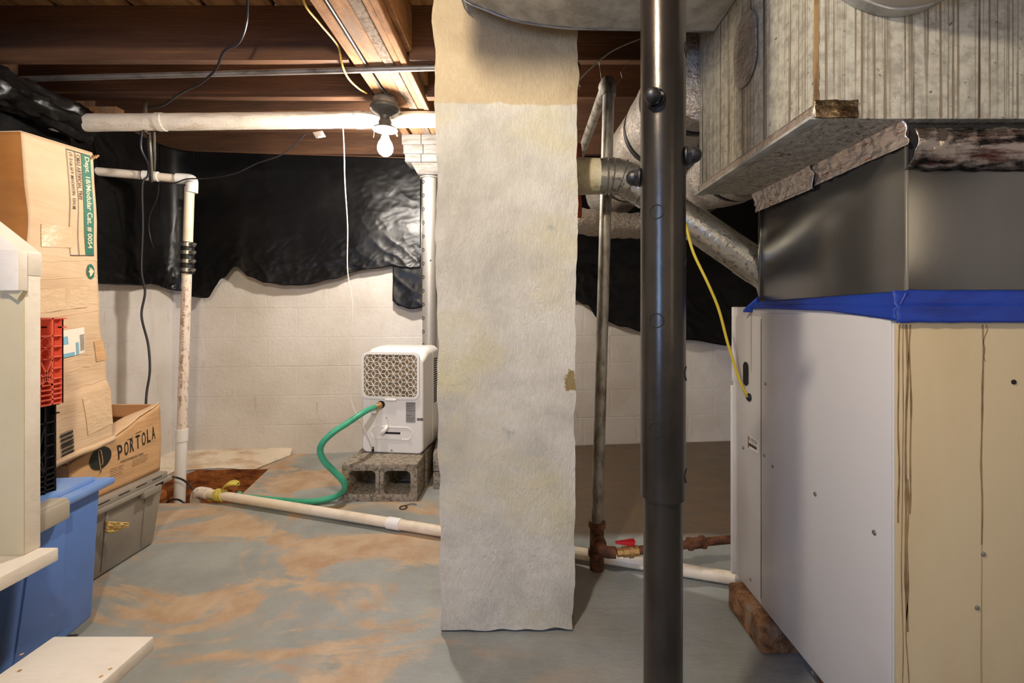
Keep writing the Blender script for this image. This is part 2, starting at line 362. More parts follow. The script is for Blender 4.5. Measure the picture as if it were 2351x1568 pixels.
m_ = MB(); m_.grid(lambda u, v: Vector((-2.2+.75*u, 2.3+.65*v, -.375+.03*nz((u, v, 0), 4))), 12, 12); m_.build('pit_bottom', mt['soil'], floor)
m_ = MB(); m_.box(-2.10, -2.0, 2.40, 2.50, -.2, -.005, .008); m_.box(-2.10, -2.02, 2.53, 2.61, -.16, -.02, .008)
m_.build('pit_rubble', mt['soil'], floor, label='broken rusty brown concrete at the pit edge')
# whitewashed footing that slopes from wall to pit
m_ = MB()
def ledge(u, v):
    x = -2.38+.775*u; yb = WY(x); yf = 2.87+ (.03*nz((x, 0, 0), 6)); 
    if u > .9: yf = 2.87+(yb-2.87)*((u-.9)/.1)*.9
    return Vector((x, yb+(yf-yb)*v, .045*(1-v)**1.4+.004+.004*nz((x, v, 0), 14)))
m_.grid(ledge, 40, 8)
m_.grid(lambda u, v: Vector((XL+(.26-.05*u)*v, 1.2+1.95*u, .04*(1-v)**1.3+.004+.003*nz((u*3, v, 1), 9))), 30, 6)
m_.build('trim_1', mt['ledge'], kind='structure', keep=True)
# walls: backing slab + block units
wb = MB()
wb.hexa([Vector(p) for p in [(XL-.2, WY(XL-.2)-.0028, -.05), (XR+.1, WY(XR+.1)-.0028, -.05), (XR+.1, WY(XR)+.2, -.05), (XL-.2, WY(XL)+.2, -.05)]]+[Vector(p) for p in [(XL-.2, WY(XL-.2)-.0028, 2.033), (XR+.1, WY(XR+.1)-.0028, 2.033), (XR+.1, WY(XR)+.2, 2.033), (XL-.2, WY(XL)+.2, 2.033)]])
wall_back = wb.build('wall_back', mt['wall'], kind='structure', keep=True, smooth=False)
wl = MB(); wl.box(XL-.2, XL+.0012, YR-.1, WY(XL)+.1, -.05, 2.033); wall_left = wl.build('wall_left', mt['wall'], kind='structure', keep=True, smooth=False)
MB().box(XR, XR+.15, YR, 3.6, -.05, 2.33).build('wall_right', mt['wall'], kind='structure', keep=True, smooth=False)
MB().box(XL-.2, XR+.15, YR-.15, YR, -.05, 2.33).build('wall_rear', mt['wall'], kind='structure', keep=True, smooth=False)
def blockmesh(L, k):
    m = MB(); m.box(0, L-.005, 0, .03, 0, .1985, .002)
    for v in m.bm.verts: v.co.y += .0015*nz(v.co, 30, k)
    me = bpy.data.meshes.new('concrete_block'); m.bm.to_mesh(me); m.bm.free(); me.materials.append(mt['wall']); return me
bm_full = [blockmesh(.4064, k) for k in range(3)]; bm_half = blockmesh(.2032, 5)
def place_blocks(parent, origin, rz, length, rows):
    R = Matrix.Rotation(rz, 4, 'Z')
    for r in range(rows):
        x = 0
        if r % 2: seq = [bm_half]
        else: seq = []
        while x < length-.1:
            half = (r % 2 and x == 0); L = .2032 if half else .4064
            if x+L > length+.1: break
            me = bm_half if half else random.choice(bm_full)
            o = bpy.data.objects.new('concrete_block', me); C.objects.link(o); o.parent = parent
            o.matrix_local = Matrix.Translation(origin) @ R @ Matrix.Translation((x+.003, -.003+random.uniform(-.0005, .0005), r*.2032+.003))
            x += L
place_blocks(wall_back, Vector((XL, WY(XL)-.001, 0)), ang, 4.5, 10)
place_blocks(wall_left, Vector((XL, WY(XL)-4.35, 0)), PI/2, 4.3, 10)
# left wall blocks face +X: rotation of PI/2 turns -Y face to +X
# ceiling: subfloor + joists
JB, JT = 2.095, 2.33
ceil = MB().box(XL-.2, XR+.15, YR-.15, 4.0, JT+.022, JT+.06).build('ceiling', mt['dark'], kind='structure', keep=True, smooth=False)
def px2x(px, Y): return (px-CX)/F*Y
edges = [XL-.15, -2.03, -1.70, -1.385, -1.08, -.78, -.52, -.22, .08, .38, .7, 1.0, 1.3, 1.6, 1.9, XR+.1]
for a, b in zip(edges[:-1], edges[1:]):
    MB().box(a+.011, b-.011, YR, 3.9, JT, JT+.021, .003).build('subfloor_board', mt['subfloor'], ceil)
def joist(y0, x0, x1, nm='joist'):
    m = MB(); m.box(x0, x1, y0, y0+.042, JB+random.uniform(-.002, .002), JT, .003, 1)
    return m.build(nm, mt['joist'], ceil)
BX0, BX1 = -.745, -.506
jy = [3.178, 2.748, 2.328, 1.976, 1.545, 1.15, .75, .35, -.05, -.45, -.85, -1.25, -1.65, -2.05, -2.45, -2.85]
for i, y in enumerate(jy):
    joist(y, XL-.2, BX0-.015); joist(y, BX1+.012, XR)
MB().hexa([Vector(p) for p in [(XL-.1, WY(XL)-.03, 2.035), (XR, WY(XR)-.03, 2.035), (XR, WY(XR)+.12, 2.035), (XL-.1, WY(XL)+.12, 2.035), (XL-.1, WY(XL)-.03, 2.09), (XR, WY(XR)-.03, 2.09), (XR, WY(XR)+.12, 2.09), (XL-.1, WY(XL)+.12, 2.09)]], .003).build('sill_plate', mt['joist'], wall_back)
m_ = MB(); m_.box(XL-.22, XR+.15, 3.62, 3.66, 2.0, JT+.02); m_.box(XL-.24, XL-.2, YR, 3.66, 2.0, JT+.02); m_.build('rim_board', mt['joist'], ceil, smooth=False)
# ------------------------------------------------------------------ wooden beam and its post
beam = thing('wooden_beam', 'built-up rough sawn wooden beam of several planks running back under the floor joists', 'beam', (-.62, 1.0, JB))
segs = [(-.745, -.700, 'beam', 0), (-.683, -.612, 'beam', .004), (-.611, -.566, 'beam_grey', .0), (-.565, -.536, 'beam', .004), (-.535, -.506, 'beam', -.002)]
for k, (a, b, mm, dz) in enumerate(segs):
    MB().box(a, b, -2.9, 3.22, JB-.006+dz, JT-.004, .003, 1).build('plank', mt[mm], beam, label='grey weathered plank' if mm == 'beam_grey' else None)
MB().tube(spline([(-.692, 1.0, JB-.003), (-.691, 1.7, JB+.002), (-.693, 2.2, JB-.004), (-.66, 2.30, JB-.016)], 6), .006, 8).build('conduit', mt['porc'], beam, label='thin grey armoured cable in the gap between planks')
m = MB(); m.box(-.5055, -.48, 1.2, 1.975, JB+.03, JT-.006, .003); m.box(-.5055, -.48, 2.02, 2.31, JB+.05, JT-.006, .003)
m.build('ledger_board', mt['beam'], beam)
crib = thing('wood_cribbing', 'stack of pale grey wood blocking between steel post and beam', 'blocking', (-.6, 2.9, 1.9))
zc = 2.088
for k, (h, x0, x1) in enumerate([(.064, -.745, -.50), (.058, -.735, -.50), (.05, -.725, -.50)]):
    xm = -.625+(.012*(k % 2)); 
    MB().box(x0, xm-.001, 2.80, 2.98, zc-h+.002, zc, .004).build('wood_block', mt['crib'], crib)
    MB().box(xm+.001, x1, 2.80, 2.98, zc-h+.002, zc, .004).build('wood_block', mt['crib'], crib)
    zc -= h
m = MB(); m.hexa([Vector(p) for p in [(-.66, 2.86, zc-.058), (-.52, 2.86, zc-.058), (-.52, 3.0, zc-.058), (-.66, 3.0, zc-.058), (-.69, 2.81, zc), (-.50, 2.81, zc), (-.50, 3.0, zc), (-.69, 3.0, zc)]], .003)
m.build('wood_block', mt['crib'], crib)
zc -= .06
ps = thing('support_post', 'galvanised steel post with a line of holes behind the white dehumidifier', 'post', (-.598, 2.935, 0))
MB().lathe([(.0, 0), (.075, 0), (.075, .008), (.048, .010), (.048, zc-.008), (.065, zc-.006), (.065, zc), (0, zc)], Matrix.Translation((-.598, 2.935, 0)), 32).build('tube', mt['galvpost'], ps)
for k in range(19):
    z = .52+k*.0868
    a = math.radians(-90-48); d = Vector((math.cos(a), math.sin(a), 0))
    MB().lathe([(0, -.004), (.0125, -.004), (.0125, .0012), (.0105, .0004), (0, -.002)], align(Vector((-.598, 2.935, z))+d*.048, d), 14).build('hole', mt['dark'], ps, label='dark punched hole' if k == 0 else None)
MB().lathe([(0, 0), (.005, 0), (.005, .003), (0, .004)], align((-.585, 2.89, 1.32), (0, -1, 0)), 8).build('bolt', mt['dark'], ps)
# ------------------------------------------------------------------ black plastic sheets
def sheet(name, label, s0, s1, zt, bottoms, nu, nv, seed, off=.035, path='back'):
    bx = sorted(bottoms)
    def zb(px):
        for (a, za), (b, z2) in zip(bx[:-1], bx[1:]):
            if a <= px <= b:
                t = (px-a)/(b-a); t = t*t*(3-2*t); return za+(z2-za)*t
        return bx[0][1] if px < bx[0][0] else bx[-1][1]
    def fn(u, v):
        s = s0+(s1-s0)*u
        if path == 'left' and s < 0:      # on left wall, s = -(distance from the corner)
            base = Vector((XL, WY(XL)+s, 0)); n = Vector((1, 0, 0)); key = s
        else:
            x = XL+s if path == 'left' else s
            base = Vector((x, WY(x), 0)); n = Vector((.1, -1, 0)).normalized(); key = s
        if path == 'left' and abs(s) < .16:      # round the corner
            t = (s+.16)/.32; a = Vector((XL+off, WY(XL)-.16, 0)); b = Vector((XL+.16, WY(XL+.16)-off, 0)); c = Vector((XL+off, WY(XL)-off, 0))
            q = a*(1-t)**2+c*2*t*(1-t)+b*t*t; base = q; n = Vector((1, -1, 0)).normalized(); o0 = 0
        else: o0 = off
        z = zt+(zb(key)-zt)*v
        p = Vector((key*1.0, z, 0))
        hem = max(0, v-.55)/.45; act = .12+.75*max(hem, max(0, nz((key, z, 0), 1.6, seed+7)*2.2)); f = .03*nz((key*1.0, z*.5, 0), 2.2, seed)+.014*(abs(nz((key, z*.8, 0), 4.5, seed+1))-.2)*act-.012*act*abs(nz((key+z*.6, z, 0), 8, seed+2))**.7-.006*act*abs(nz((key-z, z*1.3, 0), 18, seed+3))**.7
        d = o0+(f+.012)*(.35+.9*v)+.035*v*v
        q = base+n*max(d, .014); return Vector((q.x, q.y, z+.006*nz((key, 0, 0), 12, seed)*v))
    m = MB(); m.grid(fn, nu, nv)
    return m.build(name, mt['plastic'], label=label, cat='plastic sheet', solid=.0012)
def zpx(px, py, off=.07):
    # hit of image ray with sheet plane (back wall) -> (x, z)
    k = (px-CX)/F; Y = (3.335-off)/(1-.1*k); return (k*Y, CH-(py-CY)/F*Y)
bl = [zpx(*p) for p in [(400, 668), (440, 682), (478, 684), (515, 640), (545, 614), (575, 636), (610, 650), (660, 655), (700, 655), (760, 642), (830, 620), (895, 612), (962, 616)]]
bl = [(x-XL, z) for x, z in bl]
def zleft(px, py):
    Y = (XL+.06)/((px-CX)/F); return (Y-WY(XL), CH-(py-CY)/F*Y)
bl += [zleft(225, 652), zleft(300, 655), zleft(340, 653), (-1.9, 1.20)]
sheet('black_plastic_sheet', 'shiny black plastic sheet hung round the left corner above the painted blocks', -1.5, zpx(963, 600)[0]-XL, 2.075, bl, 420, 90, 1, path='left')
br = [zpx(*p) for p in [(898, 690), (915, 702), (940, 710), (975, 706), (1100, 700), (1300, 680), (1345, 700), (1372, 732), (1430, 750), (1475, 762), (1570, 780), (1690, 794), (1900, 810)]]
sheet('black_plastic_sheet', 'black plastic sheet hung on the wall behind the pier and furnace pipes', zpx(899, 600)[0], XR-.03, 2.07, br, 420, 90, 5, off=.02)
# bunched plastic at the top of the left wall
m = MB()
def bun(u, v):
    a = v*2*PI; y = 1.3+1.05*u; r = .075+.028*nz((u*5, math.cos(a)*1.2, math.sin(a)*1.2), 2.2)+.014*abs(nz((u*9, math.cos(a)*2, math.sin(a)*2), 3, 2))
    return Vector((XL+.12+r*math.cos(a)*1.1, y, 1.985+r*math.sin(a)*1.0-.03*u))
m.grid(bun, 70, 40); m.build('bunched_plastic', mt['plastic'], label='bunched shiny black plastic at the ceiling above the tall carton', cat='plastic sheet')
MB().box(-2.37, -2.16, 2.42, 2.47, 2.00, 2.09, .003, M4=None).build('wood_blocking', mt['beam'], label='short pale wood blocking at the left end of the wrapped pipe', cat='blocking')
# ------------------------------------------------------------------ concrete block pier
pier = MB()
def pier_ring(z):
    t = max(0, min(1, z/2.0)); a = -.2555+(-.279+.2555)*t; b = .160+(.172-.160)*t
    return a, b
nzv = 110
def pface(side):
    def fn(u, v):
        z = .004+2.325*v if side != 0 else .012*nz((u*3, 0, 0), 5)*0+.004+2.325*v
        a, b = pier_ring(z); y0, y1 = 1.42, 1.83
        if side == 0: p = Vector((a+(b-a)*u, y0, z)); n = Vector((0, -1, 0))
        elif side == 1: p = Vector((b, y0+(y1-y0)*u, z)); n = Vector((1, 0, 0))
        elif side == 2: p = Vector((b+(a-b)*u, y1, z)); n = Vector((0, 1, 0))
        else: p = Vector((a, y1+(y0-y1)*u, z)); n = Vector((-1, 0, 0))
        wv = .006*nz((p.x, p.y, p.z), 3)+.007*nz((p.x, p.y, p.z), 9)+.004*nz(p, 28)
        cx, cy = (a+b)/2, (y0+y1)/2
        p.x += (p.x-cx)*wv*5; p.y += (p.y-cy)*wv*1.5
        if v == 0: p.z = .010+.012*max(-.5, nz(p, 14))
        return p
    return fn
for sd in range(4): pier.grid(pface(sd), 30, nzv)
bmesh.ops.remove_doubles(pier.bm, verts=pier.bm.verts[:], dist=.0005)
bmesh.ops.recalc_face_normals(pier.bm, faces=pier.bm.faces[:])
pier.build('chimney_pier', mt['stucco'], label='square grey-white parged masonry pier standing in the middle of the floor', cat='pier')
# ------------------------------------------------------------------ round steel post in front
px_, py_ = .2465, .80
post = thing('adjustable_steel_post', 'black painted telescoping steel post in front of the furnace ducts', 'post', (px_, py_, 0))
zs = 1.01-(1140-710)/F*.8
MB().lathe([(0, 0), (.06, 0), (.06, .006), (.0333, .008), (.0333, zs+.06), (0, zs+.06)], Matrix.Translation((px_, py_, 0)), 48).build('inner_tube', mt['postp'], post)
MB().lathe([(.0338, zs), (.0383, zs+.002), (.0383, 2.088), (.0338, 2.088), (.0338, zs)], Matrix.Translation((px_, py_, 0)), 48).build('outer_tube', mt['postp'], post)
def radial(ang_deg, z, r=.0383):
    a = math.radians(-90+ang_deg); d = Vector((math.cos(a), math.sin(a), 0)); return Vector((px_, py_, z))+d*r, d
def knock(z, A):
    p, d = radial(A, z)
    m = MB()
    R = .0118; n = 28
    for r0, r1, mm in ((.0118, .0096, 'dark'),):
        pts = []
        for k in range(n+1):
            t = 2*PI*k/n; a2 = math.radians(-90+A)+R*math.cos(t)/.0383
            pts.append(Vector((px_+.0384*math.cos(a2), py_+.0384*math.sin(a2), z+R*math.sin(t))))
        m.tube(pts, .0011, 6, cap=False)
    m.build('knockout', mt['dark'], post)
for z in (1.1746, .991, .807): knock(z, -33)
for z in (1.458, 1.087, .899, .723): knock(z, 68)
for z, A in ((1.366, -36), (1.274, 66), (1.245, -108)):
    p, d = radial(A, z)
    b_ = MB().lathe([(0, 0), (.0165, 0), (.0165, .003), (.0155, .004)], align(p-d*.0005, d), 24); b_.lathe([(0, .003), (.0155, .003), (.0155, .010), (.0135, .0105), (0, .0105)], align(p, d), 6)
    b_.lathe([(.0135, .010), (.0135, .0145), (.0118, .0195), (.008, .0235), (.0035, .0252), (0, .0255)], align(p, d), 24)
    b_.build('cap_nut', mt['black'], post, label='domed black cap nut')
# ------------------------------------------------------------------ furnace
FX, FY0, FY1, FZ0, FZ1 = .735, .898, 1.59, .09, 1.018; FXR = 1.32
fur = thing('furnace', 'tall beige and white furnace cabinet with blue tape round its top', 'furnace', (1.03, 1.24, .09))
MB().box(FX+.003, FXR, FY0+.003, FY1, FZ0, FZ1, .006).build('cabinet', mt['cab'], fur)
MB().box(FX+.002, FXR-.002, FY0, FY0+.006, FZ0+.005, FZ1-.002, .0025).build('front_panel', mt['cabf'], fur, label='beige front panel with rust streaks')
MB().box(FX-.001, FX+.004, 1.406, FY1-.002, FZ0+.01, FZ1-.03, .0015).build('side_panel', mt['cab'], fur)
MB().box(FX-.0015, FX+.004, FY0+.01, 1.402, FZ0+.01, FZ1-.02, .0015).build('side_panel', mt['cab'], fur)
MB().box(FX-.004, FX+.01, FY1-.012, FY1+.004, .76, FZ1, .002).build('corner_trim', mt['cab'], fur)
MB().box(FX-.007, FX+.01, FY1-.010, FY1+.006, FZ0, .745, .002).build('corner_trim', mt['cab'], fur)
def fl(px, py, X=FX):       # point on furnace side
    Y = X*F/(px-CX); return Vector((X, Y, CH-(py-CY)/F*Y))
for (a, b) in ((1757, 881), (1707, 1028), (1755, 1046), (1774, 1071), (1872, 1134), (2008, 1223), (1723, 1330), (1866, 1545)):
    p = fl(a, b, FX-.0015)
    MB().lathe([(0, 0), (.0055, 0), (.0055, .0012), (.0036, .0016), (.0036, .003), (0, .0034)], align(p, (-1, 0, 0)), 12).build('screw', mt['screw'], fur)
for (a, b) in ((2257, 1272), (2327, 877), (2243, 1395)):
    p = P(a, b, FY0)
    MB().lathe([(0, 0), (.005, 0), (.005, .001), (.0034, .0015), (.0034, .003), (0, .0036)], align(p, (0, -1, 0)), 12).build('screw', mt['screw'] if b != 877 else mt['dark'], fur)
m = MB(); c0 = fl(1714, 858)
kk = [(math.cos(t)*.017, math.sin(t)*.017+(.022 if math.sin(t) >= 0 else -.022)) for t in [i*2*PI/24 for i in range(24)]]
Mo = frame((FX-.0022, c0.y, c0.z), (0, -1, 0), (0, .35, 1))
m.prism(kk, .0015, Mo); ov = m.build('knockout_slot', mt['dark'], fur, label='dark oval knockout')
p = fl(1722, 912)
MB().lathe([(.006, 0), (.013, 0), (.013, .004), (.008, .009), (.006, .009)], align(p+Vector((-.001, 0, 0)), (-1, 0, 0)), 16).build('cable_clamp', mt['black'], fur)
# label on the side
la = [fl(1718, 1000, FX-.002), fl(1741, 1012, FX-.002), fl(1741, 1042, FX-.002), fl(1718, 1027, FX-.002)]
yA, yB = la[0].y, la[1].y; zA, zB = la[0].z, la[3].z
lab = MB().box(FX-.0028, FX-.0016, yB, yA, zB, zA).build('label_sticker', mt['paper'], fur, smooth=False)
fnL = lambda x, y: Vector((FX-.0031, yA-x, zB+y)); LW, LH = yA-yB, zA-zB
text_on('printed_text', '903783GA', fnL, .004, LW-.003, LH*.68, LH*.94, mt['ink'], fur, .01)
text_on('printed_text', '67 YKR F0H-H1', fnL, .014, LW-.008, LH*.5, LH*.62, mt['ink'], fur)
m = MB()
for k in range(34):
    xx = .006+k*(LW-.012)/34; m.box(FX-.0032, FX-.0028, yA-xx-.0006*random.uniform(.5, 1.6), yA-xx, zB+LH*.2, zB+LH*.44)
m.build('barcode', mt['ink'], fur, smooth=False)
MB().box(FX-.0034, FX-.0028, yA-.006, yA, zB, zA).build('rust_mark', mt['stain'], fur, smooth=False)
# rust runs on the cabinet
m = MB()
def run(fn, w0, n=40):
    L = []; R = []
    for i in range(n+1):
        c = fn(i/n); ww = w0*(.6+.8*abs(nz((c.z*3, c.x*9, c.y*5), 6))); L.append((c, ww))
    return L
def strip(m, pts, n, dirv):
    vv = [(m.bm.verts.new(c-dirv*w_+n), m.bm.verts.new(c+dirv*w_+n)) for c, w_ in pts]
    for a, b in zip(vv[:-1], vv[1:]): m.bm.faces.new((a[0], a[1], b[1], b[0]))
for (x0, w0, za, zb_) in ((2062, .0018, 745, 1200), (2071, .0011, 745, 1568), (2080, .003, 745, 1450), (2090, .002, 745, 1180), (2254, .0022, 745, 1250), (2262, .0012, 745, 830), (2084, .0014, 1100, 1568)):
    def f_(t, x0=x0, za=za, zb_=zb_):
        return P(x0+7*nz((x0, t*2, 0), 1.7), za+(zb_-za)*t, FY0)
    strip(m, run(f_, w0), Vector((0, -.0006, 0)), Vector((1, 0, 0)))
f_ = lambda t: Vector((FX-.003, 1.459+.001*nz((t*4, 0, 0), 3), 1.0-.19*t)); strip(m, run(f_, .0012), Vector((0, 0, 0)), Vector((0, 1, 0)))
m.build('rust_streaks', mt['stain'], fur, kind='stuff')
m = MB(); m.box(FX-.002, FX-.0012, 1.399, 1.4015, .12, .98); m.build('panel_seam', mt['dark'], fur, smooth=False)
# blue tape (round the joint)
def tz(t): return 1.042+.004*t
def tapeside(u, v):
    Y = FY0-.006+(1.475-FY0+.006)*u; zt = 1.046-.012*u; zb_ = .988+.014*min(1, u*3)+.012*u
    x = .757-.028*v**.8-.001; z = zt+(zb_-zt)*v
    if v > .5: x = FX-.004-.0015*nz((u*6, v, 0), 3)
    return Vector((x+.0012*nz((u*20, v*3, 0), 2), Y, z))
def tapefront(u, v):
    X = FX-.005+.57*u; zt = 1.0475; zb_ = .984; z = zt+(zb_-zt)*v-.0015*nz((u*9, 0, 0), 2)
    y = .896-.001+(-.006 if v > .45 else .0)+.0015*nz((u*14, v*4, 0), 2)
    return Vector((X, y if v > .1 else .898, z))
MB().grid(tapeside, 60, 10).build('blue_tape', mt['tape'], fur, solid=.0008)
MB().grid(tapefront, 60, 10).build('blue_tape', mt['tape'], fur, solid=.0008)
m = MB(); m.grid(lambda u, v: P(1722+28*u, 715-32*u*(1-v)-6*v-4+12*v, 1.46+.0)+Vector((-.012-.01*(1-u), 0, 0)), 6, 4); m.build('tape_tail', mt['tape'], fur, solid=.0008)
# plenum
pl = thing('sheet_metal_plenum', 'plain dark steel plenum box between furnace and overhead duct', 'plenum', (1.03, 1.18, 1.036))
MB().box(.76, 1.30, .903, 1.457, 1.019, 1.378, .002).build('body', mt['sheet'], pl)
MB().box(.7585, .764, .9005, .906, 1.03, 1.375, .001).build('corner_edge', mt['screw'], pl)
MB().box(.756, .766, 1.451, 1.463, 1.037, 1.33, .001).build('corner_edge', mt['sheet'], pl)
def crinkle(f0, amp=.004, s=18, seed=0):
    return lambda u, v: f0(u, v)+Vector((1, -1, .6))*amp*(abs(nz(f0(u, v), s, seed))+.6*nz(f0(u, v), s*3, seed)-.35)*-1
def f1(u, v): Y = .895+.285*u; z = 1.383-.05*v-.004*u; return Vector((.757-.012*(1-v)**2-.002, Y, z))
def f2(u, v): Y = 1.172+.30*u; z = 1.384-.062*v; return Vector((.753-.014*(1-v)**2-.002, Y, z))
MB().grid(crinkle(f1, .006, 22), 90, 14).build('foil_tape', mt['foil'], pl, solid=.0008)
MB().grid(crinkle(f2, .007, 24, 3), 90, 14).build('foil_tape', mt['foil'], pl, solid=.0008)
def f3(u, v):
    z = 1.36-.075*v; y = .880-.012*math.sin(v*PI)+.018*v*v; return Vector((.755+.56*u, y, z+.004*nz((u*6, 0, 0), 3)))
MB().grid(crinkle(f3, .004, 26, 6), 110, 14).build('foil_tape', mt['foild'], pl, solid=.0008, label='dark shiny foil tape across the front joint')
# supply trunk
DX, DY0, DY1, DZ = .57, .885, 1.47, 1.38
tr = thing('furnace_duct', 'rust streaked galvanised box duct above the furnace', 'duct', (1.0, 1.18, 1.38))
MB().box(DX, 1.42, DY0, DY1, DZ, 2.09, .003).build('body', mt['galv'], tr)
MB().box(DX-.012, DX+.02, DY0, DY1+.012, DZ-.001, DZ+.006, .002).build('flange', mt['galv2'], tr)
MB().grid(crinkle(lambda u, v: Vector((DX-.003, DY0+(DY1-DY0)*u, DZ+.006+.022*v)), .0015, 14), 60, 4).build('tape_edge', mt['foil'], tr, solid=.0006)
MB().grid(crinkle(lambda u, v: Vector((DX-.006+.085*u, DY0-.004, DZ+.035*v)), .002, 26, 3), 24, 10).build('foil_patch', mt['foilb'], tr, solid=.0006, label='brown crumpled foil patch')
m = MB()
for k in range(60):
    z = 1.40+.0115*k; m.box(DX-.0012, DX+.004+.004*abs(nz((k*.3, 0, 0), 1)), DY0-.0016, DY0+.004, z, z+.0118)
m.build('corner_rust', mt['stain'], tr, smooth=False, label='rust stained corner edge')
pc = Vector((DX-.004, 1.157, 1.669))
pts = [(.058*math.cos(t), .062*math.sin(t)+(.03 if math.sin(t) > 0 else -.03)) for t in [k*2*PI/28 for k in range(28)]]
MB().prism(pts, .004, frame(pc, (0, -1, 0), (0, .15, 1))).build('foil_patch', mt['bubble'], tr, label='dull oval foil patch')
# upper cross duct with rounded end
YD0, YD1 = .86, 1.35
prof = [P(a, b, 1.35) for a, b in ((1620, 72), (1470, 68), (1320, 65), (1250, 58), (1180, 46), (1115, 22), (1060, -5), (1040, -60), (1036, -125))]
cr = thing('overhead_duct', 'speckled galvanised duct with curved left end crossing above the pier', 'duct', (.2, 1.1, 1.84))
poly = [(q.x, q.z) for q in prof]+[(DX-.003, 2.09)]
poly[0] = (DX-.003, poly[0][1])
poly.insert(0, (DX-.003, 2.09)); poly.pop()
poly = [(DX-.003, 2.088)]+poly[1:] ; poly.append((poly[-1][0], 2.088)) if poly[-1][1] < 2.086 else None
sx = [(x, min(z, 2.088)) for x, z in poly]
MB().prism([(x, z) for x, z in sx], YD1-YD0, Matrix(((1, 0, 0, 0), (0, 0, -1, YD1), (0, 1, 0, 0), (0, 0, 0, 1)))).build('body', mt['galv2'], cr)
MB().box(-.264, .54, .652, .84, 1.856, 2.088, .003).build('unseen_side_box', mt['galv2'], cr)  # unseen box, placed and sized so its stepped shadow falls on the pier
seam = [Vector((x, YD1+.001, z-.0015)) for x, z in sx[1:-1]]
MB().tube(spline(seam, 4), .0028, 6).build('seam', mt['steel'], cr)
# hanging round duct at upper right (near) casting its curved shadow
nd_ = thing('round_duct', 'dull round duct elbow coming off the front of the furnace duct at the top', 'duct', (.72, .8, 1.58))
MB().tube(spline([(.72, .882, 1.74), (.72, .85, 1.74), (.72, .81, 1.75), (.72, .77, 1.79), (.72, .755, 1.86), (.72, .75, 2.08)], 4), .158, 40).build('body', mt['greyh'], nd_)
MB().tube([(.72, .884, 1.74), (.72, .862, 1.74)], .163, 40).build('collar', mt['galv2'], nd_)
# ------------------------------------------------------------------ insulated ducts behind the post
def wrapduct(label, a, b, r, seed, straps):
    a, b = Vector(a), Vector(b)
    th = thing('insulated_duct', label, 'duct', tuple((a+b)/2-Vector((0, 0, r))), group=None)
    d = (b-a).normalized(); o1 = d.orthogonal().normalized(); o2 = d.cross(o1)
    def fn(u, v):
        t = v*2*PI; q = Vector((math.cos(t), math.sin(t), u*6)); rr = r*(1+.05*nz(q, 1.5, seed)+.022*abs(nz(q, 5, seed)))
        for s_ in straps: rr -= r*.06*math.exp(-((u-s_)/.012)**2)
        rr *= min(1, .02+u*60, .9+(1-u)*3)
        return a.lerp(b, u)+(o1*math.cos(t)+o2*math.sin(t))*rr
    m = MB(); m.grid(fn, 70, 40)
    m.build('wrap', mt['bubble'], th)
    for s_ in straps:
        c = a.lerp(b, s_); n = 36
        m = MB(); rb = r*.985
        pts = [c+(o1*math.cos(2*PI*k/n)+o2*math.sin(2*PI*k/n))*rb for k in range(n+1)]
        wv = [(m.bm.verts.new(p-d*.012), m.bm.verts.new(p+d*.012)) for p in pts]
        for q1, q2 in zip(wv[:-1], wv[1:]): m.bm.faces.new((q1[0], q1[1], q2[1], q2[0]))
        m.build('strap', mt['strap'], th, solid=.006)
wrapduct('silver wrapped duct running back beside the pier with black straps', (.62, 1.478, 1.80), (.56, 2.95, 1.75), .165, 1, (.10, .33, .7))
wrapduct('lower silver wrapped duct behind the flue pipe', (.82, 1.60, 1.55), (.92, 2.9, 1.70), .14, 4, (.12, .4))
MB().tube(spline([(.30, 2.6, 1.52), (.45, 2.62, 1.50), (.62, 2.62, 1.49), (.8, 2.62, 1.50)], 5), [.07, .075, .072, .078, .074, .07, .075, .078, .072, .075, .07, .076, .074, .07, .075, .072], 20).build('round_duct', mt['bubble'], label='thin crumpled silver duct crossing below the wrapped duct', cat='duct')
m = MB(); m.grid(lambda u, v: P(1612-38*math.sin(u*PI*.55+.35)*(1-.0)+14*v-4*u, 72+120*u, 1.53)+Vector((.03*v, .02*v, .0)), 14, 4)
m.build('red_jacket', mt['redi'], tr, solid=.006, label='rust red duct jacket edge')
m = MB(); m.grid(lambda u, v: P(1321+13*u+5*math.sin(v*9)*.4, 330+170*v, 1.88), 3, 14)
red_pts = m
# flue
fz = 1.483
fv = thing('flue_pipe', 'shiny galvanised flue pipe sloping from the pier down to the furnace', 'pipe', (.5, 1.6, 1.13))
red_pts.build('red_sealant', mt['redi'], fv, solid=.01, label='thin red sealed strip')
MB().tube([(.172, 1.62, fz), (.275, 1.62, fz)], [.066, .062], 32).build('collar', mt['collar'], fv, label='cream painted collar at the pier')
el = [(.27, 1.62, fz), (.335, 1.62, fz), (.375, 1.618, fz-.012), (.41, 1.615, fz-.035), (.45, 1.612, fz-.063)]
MB().tube(el, .063, 32).build('elbow', mt['flue'], fv)
for k, (q, d) in enumerate([((.295, 1.62, fz), (1, 0, 0)), ((.315, 1.62, fz), (1, 0, -.1)), ((.35, 1.62, fz-.004), (1, 0, -.35)), ((.385, 1.617, fz-.02), (1, 0, -.5)), ((.43, 1.613, fz-.05), (.8, 0, -.6))]):
    MB().lathe([(.0625, -.004), (.0665, 0), (.0625, .004)], align(q, d), 32).build('bead', mt['flue'], fv)
MB().tube([(.44, 1.613, fz-.056), (.82, 1.54, 1.135)], .058, 36).build('straight_pipe', mt['flue'], fv)
MB().tube([(.755, 1.553, 1.184), (.80, 1.544, 1.150)], .0595, 36).build('end_band', mt['flue'], fv)
